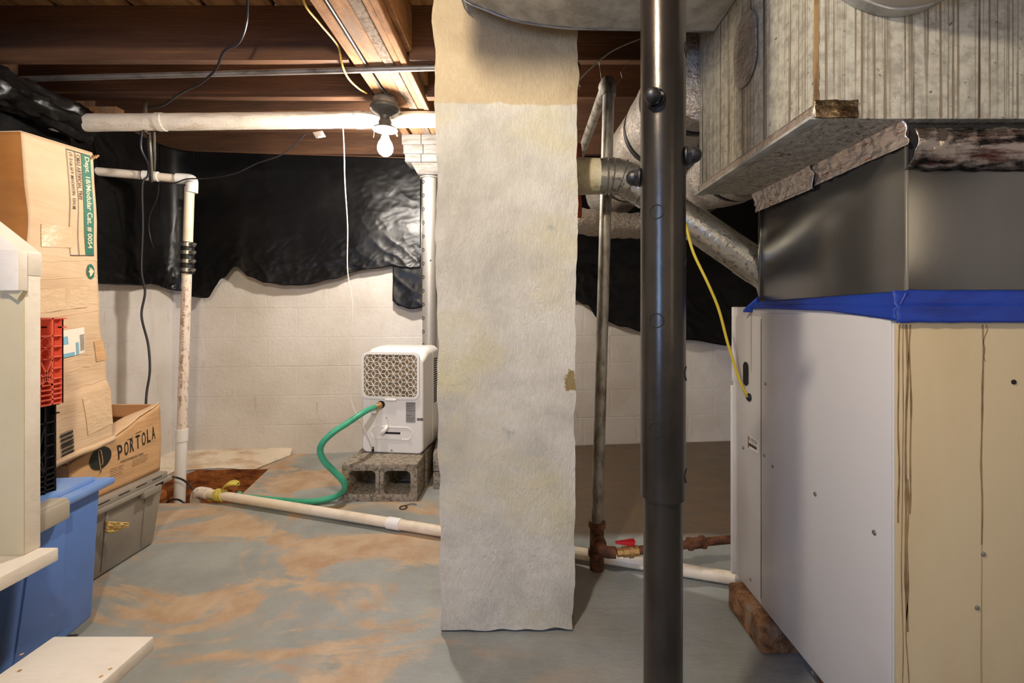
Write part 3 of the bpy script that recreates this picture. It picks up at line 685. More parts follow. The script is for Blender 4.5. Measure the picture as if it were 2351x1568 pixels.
MB().tube([(.80, 1.544, 1.150), (.84, 1.53, 1.11), (.86, 1.525, 1.04)], .057, 28).build('elbow', mt['flue'], fv)
# ------------------------------------------------------------------ gas pipe
gp = thing('gas_pipe', 'old galvanised gas pipe rising beside the pier with rusty fittings at the floor', 'pipe', (.288, 1.77, 0))
MB().tube([(.289, 1.77, .17), (.3345, 1.77, 1.86)], .0225, 20).build('riser', mt['galvp'], gp)
MB().tube(spline([(.3338, 1.77, 1.84), (.3345, 1.772, 1.875), (.334, 1.79, 1.898), (.332, 1.83, 1.902)], 4), .0285, 20).build('elbow', mt['galvp'], gp)
MB().tube([(.332, 1.82, 1.90), (.330, 2.62, 1.89)], .0225, 20).build('branch_pipe', mt['galvp'], gp)
m = MB(); m.tube([(.2875, 1.77, .06), (.2895, 1.77, .18)], .027, 20); m.tube([(.289, 1.77, .165), (.2897, 1.77, .185)], .033, 20); m.tube([(.2875, 1.77, .055), (.2877, 1.77, .075)], .033, 20); m.tube([(.288, 1.765, .12), (.29, 1.725, .12)], .028, 20)
m.build('tee', mt['rust'], gp, label='rusty tee fitting')
MB().tube([(.288, 1.77, .001), (.288, 1.77, .06)], [.028, .026], 20).build('bottom_cap', mt['rust'], gp)
MB().tube(spline([(.29, 1.735, .12), (.292, 1.705, .115), (.31, 1.693, .108), (.345, 1.69, .106)], 4), .021, 16).build('elbow', mt['rust'], gp)
m = MB(); m.tube([(.35, 1.691, .106), (.372, 1.692, .108)], .0165, 8); m.tube([(.372, 1.692, .108), (.43, 1.696, .111)], [.02, .02], 8); m.tube([(.395, 1.694, .11), (.41, 1.695, .11)], .024, 16); vb_ = m.build('valve_body', mt['brass'], gp)
m = MB(); m.tube([(.405, 1.694, .12), (.405, 1.694, .145)], .011, 12); m.hexa([Vector(q) for q in [(.345, 1.686, .139), (.41, 1.678, .134), (.41, 1.71, .134), (.345, 1.70, .139), (.345, 1.686, .146), (.418, 1.678, .152), (.418, 1.71, .152), (.345, 1.70, .146)]], .003); m.build('valve_handle', mt['redv'], vb_, label='red lever handle')
MB().tube([(.43, 1.696, .111), (.66, 1.73, .121)], .0155, 16).build('supply_pipe', mt['rust'], gp)
m = MB(); m.tube([(.635, 1.727, .12), (.69, 1.735, .123)], .021, 8); m.tube([(.628, 1.726, .12), (.640, 1.728, .12)], .025, 8); m.tube([(.682, 1.733, .123), (.692, 1.735, .123)], .025, 8); m.build('union', mt['rust'], gp)
MB().tube([(.69, 1.735, .123), (.95, 1.77, .128)], .0155, 16).build('supply_pipe', mt['rust'], gp)
# ------------------------------------------------------------------ floor pvc pipe
A0 = Vector((-1.70, 2.42, .035)); A1 = Vector((.92, 1.615, .028))
dp = thing('floor_drain_pipe', 'long cream plastic drain pipe lying across the floor into the pit', 'pipe', (-.4, 2.0, 0))
def al(t, dz=0): q = A0.lerp(A1, t); return Vector((q.x, q.y, q.z+dz))
MB().tube([al(0), al(.25), al(.5), al(.75), al(1)], .0225, 20).build('pipe', mt['pvc'], dp)
MB().tube(spline([al(.015), al(-.004), al(-.012)+Vector((0, 0, -.004)), al(-.018)+Vector((0, .002, -.03)), al(-.019)+Vector((0, .002, -.10))], 4), .028, 18).build('elbow', mt['pvcdirty'], dp)
q = P(903, 1206, 2.06); tq = (q.x-A0.x)/(A1.x-A0.x)
MB().tube([al(tq-.012), al(tq+.012)], .0262, 20).build('coupling', mt['pvcw'], dp)
tq2 = .083
MB().tube([al(tq2), al(tq2+.004)], .0232, 18).build('joint', mt['pvcdirty'], dp)
# yellow rag tied round it
rg = thing('yellow_rag', 'yellow rubber strip knotted round the drain pipe at the pit', 'rag', tuple(al(.047)))
m = MB()
for t in (.036, .043, .05): m.tube([al(t)+Vector((0, math.cos(a)*.0265, math.sin(a)*.0265))+Vector((.006*math.sin(a*2), 0, 0)) for a in [k*PI/8 for k in range(17)]], .006, 8, cap=False)
m.build('knot', mt['glove'], rg)
m = MB()
def tail(u, v):
    a = v*2*PI; c = al(.048)+Vector((.075*u, .02*u, .035+.028*math.sin(u*2.4))); r = .008+.019*math.sin(min(1, u)*PI*.85)
    return c+Vector((0, math.cos(a)*r, math.sin(a)*r*.45+.003*nz((u*5, a, 0), 2)))
m.grid(tail, 14, 12); m.build('loose_end', mt['glove'], rg)
m = MB(); m.grid(lambda u, v: al(.02)+Vector((.02+.07*u-.03, -.012+.03*v, -.0285+.004*nz((u*4, v*4, 0), 2))), 8, 6); m.build('loose_end', mt['glove'], rg, solid=.004)
# ------------------------------------------------------------------ vertical drain pipe at left
vp = thing('vertical_drain_pipe', 'white plastic drain pipe dropping down the left corner into the pit', 'pipe', (-1.95, 2.6, -.3))
VT = P(436, 412, 2.6); VB = P(412, 1160, 2.6)
def vl(py):
    t = (py-412)/(1160-412); return VT.lerp(VB, t)
HL = Vector((XL+.03, 2.50, 1.768))
MB().tube([HL, HL.lerp(VT, .5), VT+Vector((-.04, -.005, 0))], .0235, 20).build('horizontal_pipe', mt['pvc'], vp)
MB().tube(spline([VT+Vector((-.065, -.012, .002)), VT+Vector((-.02, -.002, .002)), VT+Vector((.008, 0, -.004)), VT+Vector((.012, 0, -.03)), VT+Vector((.010, 0, -.075))], 5), .030, 20).build('elbow', mt['pvcw'], vp)
MB().tube([HL.lerp(VT, .50), HL.lerp(VT, .66)], .028, 20).build('coupling', mt['pvcw'], vp)
MB().tube([HL.lerp(VT, .495), HL.lerp(VT, .503)], .0285, 20).build('glue_ring', mt['inkb'], vp)
MB().tube([vl(430), vl(570)], .0245, 20).build('upper_pipe', mt['pvc'], vp)
MB().tube([vl(556), vl(628)], .034, 20).build('rubber_coupling', mt['black'], vp)
for yy in (562, 580, 600, 620):
    hc_ = MB().tube([vl(yy-4), vl(yy+4)], .0365, 20).build('hose_clamp', mt['screw'], vp)
    MB().box(vl(yy).x+.03, vl(yy).x+.06, vl(yy).y-.03, vl(yy).y-.012, vl(yy).z-.007, vl(yy).z+.007, .002).build('clamp_screw', mt['screw'], hc_)
MB().tube([vl(628), vl(990)], .0245, 20).build('middle_pipe', mt['pvcdirty'], vp)
MB().tube([vl(985), vl(1012)], .0315, 20).build('socket', mt['pvcw'], vp)
MB().tube([vl(1010), vl(1230)], .028, 20).build('lower_pipe', mt['pvcw'], vp)
MB().tube([vl(1228), vl(1255)], .034, 20).build('sump_fitting', mt['rust'], vp)
fnp = lambda x, y: vl(640+x)+Vector((.0252*math.sin(y), -.0252*math.cos(y), 0))
text_on('printed_text', 'CHARLOTTE PIPE  PVC-1120  SCH 40  PR 280', fnp, 20, 250, .45, .05, mt['redi'], vp)
# hanger straps
hs = thing('pipe_hanger', 'perforated metal strap holding the wrapped pipe and white pipe', 'hanger', (-2.02, 2.36, 1.74))
def strapseg(pts, w_=.011):
    m = MB(); vv = []
    for q in pts: vv.append((m.bm.verts.new(Vector(q)+Vector((-w_, 0, 0))), m.bm.verts.new(Vector(q)+Vector((w_, 0, 0)))))
    for a, b in zip(vv[:-1], vv[1:]): m.bm.faces.new((a[0], a[1], b[1], b[0]))
    return m
HX = px2x(340, 2.42)
strapseg([P(334, 232, 2.345), P(333, 262, 2.30), P(331, 300, 2.31), P(338, 308, 2.40)]).build('strap', mt['strapm'], hs, solid=.002)
strapseg([P(341, 303, 2.44), P(345, 360, 2.50), P(347, 402, 2.51), P(346, 419, 2.53)]).build('strap', mt['strapm'], hs, solid=.002)
strapseg([P(352, 303, 2.45), P(354, 360, 2.58), P(352, 400, 2.58)]).build('strap', mt['strapm'], hs, solid=.002)
m = MB()
for k in range(14):
    q = P(341.5+.35*k, 312+7.2*k, 2.445+.0045*k)+Vector((0, -.003, 0)); m.lathe([(0, 0), (.0035, 0), (0, .0008)], align(q, (0, -1, 0)), 8)
m.build('holes', mt['dark'], hs, kind='stuff')
# wrapped pipe
wp = thing('wrapped_pipe', 'thick pipe wrapped in cream canvas lagging below the joists', 'pipe', (-1.4, 2.4, 1.95))
W0 = P(97, 283, 2.26); W1 = P(1030, 273, 2.50)
def wfn(u, v):
    a = v*2*PI; c = W0.lerp(W1, u); r = .0425*(1+.05*nz((u*14, math.cos(a), math.sin(a)), 1.6)+.02*nz((u*60+a*1.2, math.cos(a), math.sin(a)), 2))
    if u < .03: r *= .55+.45*(u/.03)
    return c+Vector((0, math.cos(a)*r, math.sin(a)*r-.008*max(0, u-.75)*(1)))
MB().grid(wfn, 160, 24).build('lagging', mt['wrap'], wp)
for t in (.27, .76): MB().tube([W0.lerp(W1, t-.006), W0.lerp(W1, t+.010)], .0455, 22).build('band', mt['wrap'], wp)
m = MB(); m.grid(lambda u, v: P(718+22*u+8*v, 304+14*v*(1)-4*u, 2.39-.02*v), 3, 3); m.build('paper_tag', mt['paper'], label='small white printed paper tag hanging below the wrapped pipe', cat='tag', solid=.001)
# grey pipe
m = MB(); g0 = P(-40, 184, 2.135); g1 = P(1060, 154.5, 2.01)
gy = thing('grey_steel_pipe', 'thin grey steel pipe strapped under the joists across the ceiling', 'pipe', tuple((g0+g1)/2))
MB().tube([g0, g0.lerp(g1, .5), g1], .0125, 14).build('pipe', mt['steel'], gy)
# ------------------------------------------------------------------ lamp
BLX, BLY = -.705, 2.335
def lamp(label, x, y, top, mb, name='light_bulb_fixture', s=1.0):
    th = thing(name, label, 'lamp', (x, y, top-.2))
    MB().lathe([(0, top), (.062, top), (.064, top-.004), (.064, top-.036), (0, top-.036)], Matrix.Translation((x, y, 0)), 28).build('junction_box', mt['steel'], th)
    MB().lathe([(0, top-.037), (.072, top-.037), (.076, top-.043), (.075, top-.055), (.062, top-.068), (.040, top-.078), (.028, top-.088), (.026, top-.105), (.034, top-.118), (.034, top-.138), (0, top-.138)], Matrix.Translation((x, y, 0)), 32).build('canopy', mt['porc'], th)
    MB().lathe([(.034, top-.139), (.060, top-.150), (.063, top-.158), (.058, top-.160), (.030, top-.148), (.0, top-.147)], Matrix.Translation((x, y, 0)), 32).build('shade_ring', mt['porc'], th)
    bb_ = MB().lathe([(.0, top-.147), (.0165, top-.147), (.0165, top-.185), (.019, top-.192), (0, top-.192)], Matrix.Translation((x, y, 0)), 20).build('bulb_base', mt['pvcw'], th)
    z = top-.192
    MB().lathe([(.018, z), (.022, z-.014), (.033, z-.032), (.039, z-.052), (.038, z-.070), (.030, z-.087), (.015, z-.098), (0, z-.100)], Matrix.Translation((x, y, 0)), 20).build('bulb', mb, bb_, label='lit white bulb')
    MB().tube([(x-.052, y-.01, top-.152), (x-.056, y-.012, top-.2)], .0015, 6).build('pull_chain', mt['screw'], th)
    return th
lamp('bare lit bulb in a grey porcelain holder under the wooden beam', BLX, BLY, JB-.008, mt['bulb'])
lamp('bare lit bulb in a holder near the foot of the stairs', -.38, .17, 2.175, mt['bulb2'])
# ------------------------------------------------------------------ cables
def cable(name, label, pts, r, mat, cat='cable', n=8, flat=None):
    return MB().tube(spline(pts, n), r, 8, flat=flat).build(name, mat, label=label, cat=cat)
cable('yellow_cable', 'yellow cable looping under the joists to the bulb holder', [P(690, -40, 1.66), P(700, 10, 1.70), P(735, 55, 1.80), P(775, 105, 1.93), P(786, 150, 1.98), P(800, 180, 2.08), P(822, 202, 2.18), P(842, 214, 2.27)], .0045, mt['yellow'])
cable('yellow_cable_end', 'short yellow cable end showing beside the lit bulb', [P(905, 290, 2.62), P(908, 300, 2.62), P(912, 313, 2.62)], .005, mt['yellow'])
cable('black_cable', 'black cord drooping from the ceiling to the pipe strap', [P(568, -20, 1.7), P(566, 50, 1.75), P(548, 98, 1.8), P(515, 118, 1.83), P(495, 160, 1.92), P(462, 190, 2.0), P(430, 206, 2.08), P(400, 224, 2.18), P(375, 242, 2.25), P(340, 248, 2.29)], .005, mt['cordb'])
cable('black_cable', 'black cord hanging down the left wall behind the open carton', [P(326, 300, 2.44), P(324, 340, 2.46), P(338, 372, 2.48), P(340, 402, 2.46), P(327, 425, 2.44), P(328, 520, 2.44), P(325, 620, 2.43), P(333, 670, 2.42), P(325, 725, 2.40), P(340, 790, 2.36), P(344, 850, 2.33), P(337, 900, 2.3), P(335, 935, 2.28), P(335, 1010, 2.28)], .0055, mt['cordb'])
cable('black_cable', 'thin black cord curling down from the white pipe over the plastic', [P(365, 422, 2.55), P(362, 450, 2.57), P(343, 500, 2.6), P(345, 545, 2.62), P(362, 590, 2.62), P(380, 625, 2.6), P(390, 645, 2.6), P(383, 656, 2.6)], .0035, mt['cordb'])
cable('black_cable', 'thin black cord sweeping from the wrapped pipe to the white elbow', [P(700, 308, 2.45), P(675, 335, 2.47), P(640, 358, 2.48), P(590, 375, 2.50), P(540, 398, 2.52), P(480, 409, 2.545), P(430, 411, 2.54), P(400, 420, 2.53), P(365, 420, 2.53)], .0038, mt['cordb'])
cable('power_cable', 'white power cord hanging from the ceiling to the dehumidifier', [P(787, 288, 2.52), P(790, 340, 2.52), P(792, 420, 2.52), P(798, 520, 2.52), P(798, 620, 2.51), P(809, 700, 2.5), P(805, 790, 2.49), P(803, 860, 2.48), P(806, 920, 2.48), P(822, 958, 2.48), P(838, 990, 2.485), P(850, 1018, 2.50), P(855, 1030, 2.52)], .0032, mt['cordw'])
cable('yellow_wire', 'yellow cable hanging down into the side of the furnace', [P(1560, 470, 1.40), P(1575, 520, 1.42), P(1592, 580, 1.43), P(1625, 650, 1.43), P(1650, 710, 1.44), P(1670, 785, 1.45), P(1690, 850, 1.46), P(1705, 890, 1.465), fl(1721, 911)+Vector((-.006, 0, 0))], .0045, mt['ywire'])
cable('black_cable', 'black cord running from the grey tote into the pit', [P(380, 1097, 2.45), P(400, 1095, 2.5), P(425, 1105, 2.5), P(445, 1130, 2.45), P(452, 1160, 2.42)], .005, mt['cordb'])
cable('black_cable', 'black cord loop at the front lip of the pit', [P(378, 1158, 2.42), P(392, 1148, 2.42), P(408, 1147, 2.42), P(422, 1154, 2.42), P(430, 1165, 2.44)], .005, mt['cordb'])
cable('grey_wire', 'thin grey wire slanting across the ceiling right of the pier', [P(1318, 200, 1.9), P(1345, 168, 1.87), P(1390, 128, 1.83), P(1430, 105, 1.8), P(1500, 78, 1.75)], .003, mt['steel'])
# pipe stub behind the pier
st = thing('pipe_stub', 'capped grey pipe stub hanging behind the right edge of the pier', 'pipe', tuple(P(1322, 190, 1.95)))
MB().tube([P(1322, 148, 1.95), P(1322, 165, 1.95), P(1320, 192, 1.95)], [.019, .022, .018], 16).build('pipe', mt['galvp'], st)
MB().tube(spline([P(1318, 200, 1.94), P(1328, 194, 1.93), P(1332, 200, 1.93), P(1322, 208, 1.93)], 4), .002, 6).build('wire_twist', mt['steel'], st)
m = MB(); m.tube([P(1375, 143, 1.99), P(1382, 190, 1.79)], .0012, 6)
m.tube([P(1445, 140, 1.99), P(1425, 166, 1.95), P(1428, 178, 1.93), P(1412, 200, 1.84)], .0012, 6)
m.build('hanging_string', mt['cordw'], label='thin strings tied from the joist to the gas pipe elbow', cat='string')
# ------------------------------------------------------------------ concrete blocks + dehumidifier
def cinder(label, loc, rz, upright=False):
    th = thing('cinder_block', label, 'concrete block', loc, rz, 'concrete blocks under the dehumidifier')
    m = MB(); L, H, D = .396, .196, .194
    # front (-Y) shows the two cores; built of webs so the cores are open
    t = .036
    def core(x0, x1):
        # rectangular ring made of four wedges around the opening
        z0, z1 = t, H-t; return (x0, x1, z0, z1)
    outer_ = [(-L/2, 0), (L/2, 0), (L/2, H), (-L/2, H)]
    cores = [(-L/2+t, -.020), (.020, L/2-t)]
    m.box(-L/2, L/2, 0, D, 0, t, .004); m.box(-L/2, L/2, 0, D, H-t, H, .004)
    m.box(-L/2, -L/2+t, .0005, D-.0005, t-.006, H-t+.006, .001); m.box(L/2-t, L/2, .0005, D-.0005, t-.006, H-t+.006, .001)
    m.box(-.022, -.003, .0005, D-.0005, t-.006, H-t+.006, .002); m.box(.003, .022, .0005, D-.0005, t-.006, H-t+.006, .002); m.box(-.004, .004, .008, D-.008, t-.006, H-t+.006)
    c = .022
    for (x0, x1) in cores:
        for (cx, sx_) in ((x0, 1), (x1, -1)):
            for (cz, sz_) in ((t, 1), (H-t, -1)):
                b4 = [(cx-.002*sx_, cz-.002*sz_), (cx+c*sx_, cz-.002*sz_), (cx+c*.3*sx_, cz+c*.3*sz_), (cx-.002*sx_, cz+c*sz_)]
                m.prism([(q[0], q[1]) for q in b4], D-.004, Matrix(((1, 0, 0, 0), (0, 0, 1, .002), (0, 1, 0, 0), (0, 0, 0, 1))))
    bmesh.ops.recalc_face_normals(m.bm, faces=m.bm.faces[:])
    m.build('block', mt['cmu'], th, local=True)
    return th
cinder('rough concrete block with two open cores facing front, under the dehumidifier', (-.752, 2.39, 0), .0)
cinder('concrete block hidden behind the front block under the dehumidifier', (-.745, 2.60, 0), .0)
cb = thing('cinder_block', 'concrete block on its side between the dehumidifier and the pier', 'concrete block', (-.455, 2.66, 0), .12)
m = MB(); m.box(-.06, .09, -.1, .28, 0, .095, .005); m.box(-.06, .09, -.1, .28, .1, .20, .005); m.box(-.03, .08, -.08, .26, .2, .262, .006); m.build('block', mt['cmu'], cb, local=True)
dh = thing('dehumidifier', 'white dehumidifier with star patterned grille standing on concrete blocks', 'dehumidifier', (-.735, 2.565, .197), math.radians(-7))
W, H, D = .362, .585, .30
m = MB()
def rrect(w, h, r, n=6, cx=0, cz=0):
    pts = []
    for (sx_, sz_, a0) in ((1, -1, -PI/2), (1, 1, 0), (-1, 1, PI/2), (-1, -1, PI)):
        for k in range(n+1):
            a = a0+PI/2*k/n; pts.append((cx+sx_*(w/2-r)+r*math.cos(a), cz+sz_*(h/2-r)+r*math.sin(a)))
    return pts
def loft(m, secs):
    rings = [[m.bm.verts.new(Vector((x, y, z))) for (x, z) in sec] for (y, sec) in secs]
    n = len(rings[0])
    for i in range(len(rings)-1):
        for k in range(n): m.bm.faces.new((rings[i][k], rings[i][(k+1) % n], rings[i+1][(k+1) % n], rings[i+1][k]))
    m.bm.faces.new(rings[0]); m.bm.faces.new(rings[-1][::-1])
    bmesh.ops.recalc_face_normals(m.bm, faces=m.bm.faces[:])
hz = H/2
secs = [(0, rrect(W-.016, H-.024-.03, .028, cz=hz-.018+.0)), (.006, rrect(W-.004, H-.045, .032, cz=hz-.0205+.0)), (.05, rrect(W, H-.03, .034, cz=hz-.013)), (.085, rrect(W, H-.002, .04, cz=hz+.001)), (.16, rrect(W, H+.004, .042, cz=hz+.004))]
loft(m, secs); m.build('rear_shell', mt['dehum'], dh, local=True)
m = MB(); loft(m, [(.163, rrect(W+.002, H+.006, .042, cz=hz+.004)), (.27, rrect(W+.002, H+.006, .045, cz=hz+.004)), (.30, rrect(W-.03, H-.03, .045, cz=hz+.004))]); m.build('front_shell', mt['dehum'], dh, local=True)
# shadow gap ring is the 3 mm space; side vents
for k in range(20):
    z = .515-.0135*k
    MB().box(W/2+.0005, W/2+.0025, .185, .245, z-.004, z+.004, .001).build('vent_slat', mt['dark'], dh, local=True)
gx, gz, gw, gh = -.008, .44, .312, .236
sec_o = rrect(gw+.028, gh+.028, .034, 6, gx, gz); sec_i = rrect(gw, gh, .026, 6, gx, gz)
m = MB(); ro = [[m.bm.verts.new((x, y, z)) for x, z in s_] for (y, s_) in ((.001, sec_o), (-.010, [(x*.994+gx*.006, z) for x, z in sec_o]), (-.011, sec_i), (-.002, sec_i))]
for i in range(3):
    for k in range(len(sec_o)): q = len(sec_o); m.bm.faces.new((ro[i][k], ro[i][(k+1) % q], ro[i+1][(k+1) % q], ro[i+1][k]))
bmesh.ops.recalc_face_normals(m.bm, faces=m.bm.faces[:]); m.build('grille_frame', mt['dehum'], dh, local=True)
MB().box(gx-gw/2, gx+gw/2, -.0015, .0005, gz-gh/2, gz+gh/2).build('filter', mt['filter'], dh, local=True, smooth=False)
m = MB(); s = .0262; seen = set()
def inside(x, z): return abs(x-gx) < gw/2+.002 and abs(z-gz) < gh/2+.002
for i in range(-7, 8):
    for j in range(-10, 11):
        x = gx-.06+i*s*1.5; z = gz+.01+j*s*math.sqrt(3)+(i % 2)*s*math.sqrt(3)/2
        for k in range(6):
            a = k*PI/3; x2, z2 = x+s*math.cos(a), z+s*math.sin(a)
            if not inside(x, z) and not inside(x2, z2): continue
            ax, az, bx_, bz = x, z, x2, z2
            cl = lambda v, lo, hi: max(lo, min(hi, v))
            # clip by parametric shortening
            t0, t1 = 0, 1
            for (p0, dd, lo, hi) in ((ax, bx_-ax, gx-gw/2-.001, gx+gw/2+.001), (az, bz-az, gz-gh/2-.001, gz+gh/2+.001)):
                if abs(dd) < 1e-9: continue
                ta, tb = (lo-p0)/dd, (hi-p0)/dd
                if ta > tb: ta, tb = tb, ta
                t0, t1 = max(t0, ta), min(t1, tb)
            if t1-t0 < .05: continue
            p0 = Vector((ax+(bx_-ax)*t0, 0, az+(bz-az)*t0)); p1 = Vector((ax+(bx_-ax)*t1, 0, az+(bz-az)*t1))
            d = (p1-p0); L = d.length; d.normalize()
            Mx = frame(p0+Vector((0, -.002, 0)), d, Vector((0, 1, 0)).cross(d)*-1)
            m.box(0, L, -.0014, .0014, -.001, .0075, M4=frame(p0+Vector((0, -.002, 0)), d, d.cross(Vector((0, 1, 0)))))
m.build('grille', mt['dehum'], dh, local=True, label='star patterned lattice')
MB().box(gx-.03, gx+.035, -.014, -.002, gz-gh/2-.024, gz-gh/2-.012, .003).build('grille_tab', mt['dehum'], dh, local=True)
def panel(nm, w_, h_, r, cx, cz, y, mat, d=.0015):
    m = MB(); sc = rrect(w_, h_, r, 6, cx, cz); loft(m, [(y-d, sc), (y+.001, sc)]); return m.build(nm, mat, dh, local=True)
def ringp(nm, w_, h_, r, cx, cz, y, mat, t=.0035):
    pts = [Vector((x, y, z)) for x, z in rrect(w_, h_, r, 6, cx, cz)]; pts.append(pts[0]); return MB().tube(pts, t, 8, cap=False).build(nm, mat, dh, local=True)
ringp('hose_recess', .07, .07, .012, -.088, .262, .0, mt['dehum'], .003)
MB().lathe([(0, 0), (.022, 0), (.022, .004), (0, .004)], align((-.065, .0, .275), (0, -1, 0)), 20).build('outlet', mt['dark'], dh, local=True)
MB().lathe([(.0, 0), (.017, 0), (.019, .004), (.019, .016), (.015, .020), (.015, .034), (0, .034)], align((-.066, -.004, .274), (-.55, -1, -.25)), 20).build('brass_fitting', mt['brass'], dh, local=True)
ringp('handle_recess', .245, .068, .033, -.005, .115, .0, mt['dehum'], .003)
panel('handle_lip', .135, .036, .008, -.013, .100, .0, mt['dehum'], .004)
panel('handle_slot', .115, .010, .004, -.008, .116, .0, mt['dark'], .0048)
m = MB(); m.tube(spline([(-.03, -.004, .155), (-.032, -.02, .14), (-.045, -.022, .125), (-.055, -.014, .115)], 5), .011, 12); m.build('cord_hook', mt['dehum'], dh, local=True)
MB().tube(spline([(-.03, -.004, .22), (-.022, -.006, .19), (-.025, -.008, .15)], 5), .0022, 6).build('tether', mt['dehum'], dh, local=True)
MB().lathe([(0, 0), (.0028, 0), (0, .0006)], align((-.035, .0, .2), (0, -1, 0)), 8).build('pin_hole', mt['dark'], dh, local=True)
gl = panel('rating_label', .055, .115, .002, .108, .235, .0, mt['greylab'], .001)
fnd = lambda x, y: WM[dh.name] @ Vector((.108-.024+x, -.0016, .235-.052+y))
for k, sss in enumerate(['DEHUMIDIFIER', 'MODEL  50 PINT', '115V~60Hz  5.1A', 'REFRIGERANT R32', '', 'CAUTION', 'Class I Div', 'UL  LISTED']):
    if sss: text_on('printed_text', sss, fnd, 0, .048-.01*(k % 3), .097-.013*k, .103-.013*k, mt['ink'], dh)
m = MB()
for k in range(16): m.box(.145+.0022*k, .145+.0022*k+.0009*(1+(k*7 % 3)*.4), -.0012, .0, .19, .204)
m.build('barcode', mt['ink'], dh, local=True, smooth=False)
MB().tube([Vector((.108+.0095*math.cos(t), .0, .06+.0095*math.sin(t))) for t in [k*PI/10 for k in range(21)]], .001, 6, cap=False).build('moulded_ring', mt['greyh'], dh, local=True)
MB().lathe([(0, 0), (.005, 0), (.005, .002), (0, .0025)], align((-.003, .0, .018), (0, -1, 0)), 12).build('screw', mt['screw'], dh, local=True)
MB().box(-.12, -.108, -.006, .002, .006, .034, .002).build('cord_inlet', mt['dark'], dh, local=True)
MB().box(-.16, .16, .01, .28, -.001, .012, .003).build('base', mt['greyh'], dh, local=True)
# hose
hs0 = WM[dh.name] @ Vector((-.085, -.034, .266))
hp = [hs0, P(838, 945, 2.42), P(800, 970, 2.34), P(765, 993, 2.29), P(742, 1015, 2.27), P(735, 1035, 2.27), P(744, 1058, 2.28), P(765, 1080, 2.30), P(785, 1101, 2.32), P(792, 1117, 2.34), P(785, 1130, 2.37), P(765, 1142, 2.375), P(730, 1150, 2.355), P(690, 1152, 2.345), P(630, 1148, 2.365), P(575, 1143, 2.40), P(548, 1141, 2.41), Vector((-1.52, 2.44, .02))]
for q in hp:
    if q.z < .0165: q.z = .0165
MB().tube(spline(hp, 8), .0155, 16).build('garden_hose', mt['hose'], label='green garden hose curving from the dehumidifier down along the floor', cat='hose')
# zip tie
m = MB(); m.tube([P(926, 1168, 2.31)+Vector((.018*math.cos(a), .02*math.sin(a), 0)) for a in [k*PI/8 for k in range(17)]], .0025, 6, cap=False)
q0 = P(926, 1168, 2.31)+Vector((.0, .02, 0)); m.tube(spline([q0, q0+Vector((.03, .012, .004)), q0+Vector((.06, .010, .003))], 4), .0022, 6)
for v in m.bm.verts: v.co.z -= q0.z-.0045
m.build('cable_tie', mt['black'], label='small looped black cable tie lying on the floor before the blocks', cat='cable tie')
# ------------------------------------------------------------------ furnace support blocks
def lump(name, label, x0, x1, y0, y1, z1, seed):
    m = MB(); m.box(x0, x1, y0, y1, 0.001, z1, .012, 3); bmesh.ops.subdivide_edges(m.bm, edges=m.bm.edges[:], cuts=3, use_grid_fill=True)
    for v in m.bm.verts:
        k = .006*nz(v.co, 22, seed)
        if v.co.z > .01 and v.co.z < z1-.008: v.co.x += k; v.co.y += k
    return m.build(name, mt['brick'], label=label, cat='block')
lump('support_block', 'rough brown masonry block under the back corner of the furnace', .695, .90, 1.325, 1.545, .0885, 1)
lump('support_block', 'rough brown masonry block under the front of the furnace, barely showing', .765, .95, .96, 1.19, .0885, 2)
# ------------------------------------------------------------------ stairs (left foreground)
stair = thing('stairs', 'white painted wooden stairs with a boxed railing in the left foreground', 'stairs', (-1.3, .7, 0))
def tread(x0, x1, zt): return MB().box(x0, x1, .15, 1.115+.0, zt-.034, zt, .004).build('tread', mt['white'], stair)
tread(-1.148, -.902, .21)
MB().box(-1.46, -1.19, .15, 1.168, .366, .40, .004).build('tread', mt['white'], stair)
tread(-1.72, -1.44, .59)
t_ = MB().hexa([Vector(q) for q in [(-2.0, .90, .02), (-1.15, .90, 0.0), (-1.15, 1.0, 0.0), (-2.0, 1.0, .02), (-2.0, .90, .365), (-1.19, .90, .365), (-1.19, 1.0, .365), (-2.0, 1.0, .365)]], .002); t_.build('stringer', mt['ply'], stair, label='raw wood stringer')
m = MB(); m.box(-1.15, -.93, .2, .24, 0, .175, .003); m.box(-1.15, -.93, .90, .94, 0, .175, .003); m.build('stringer', mt['ply'], stair)
q1 = P(0, 515, 1.147); q2 = P(85, 580, 1.147)
SX = -1.236
zt_ = P(86, 585, 1.165).z
MB().box(SX-.05, SX, 1.128, 1.168, .4005, zt_-.01, .003).build('railing_post', mt['white'], stair)
MB().box(SX-.42, SX-.0, 1.1275, 1.1285+.002, .4005, zt_-.02, .0005).build('railing_panel', mt['cabw'], stair, label='white railing board in a shaded tone')
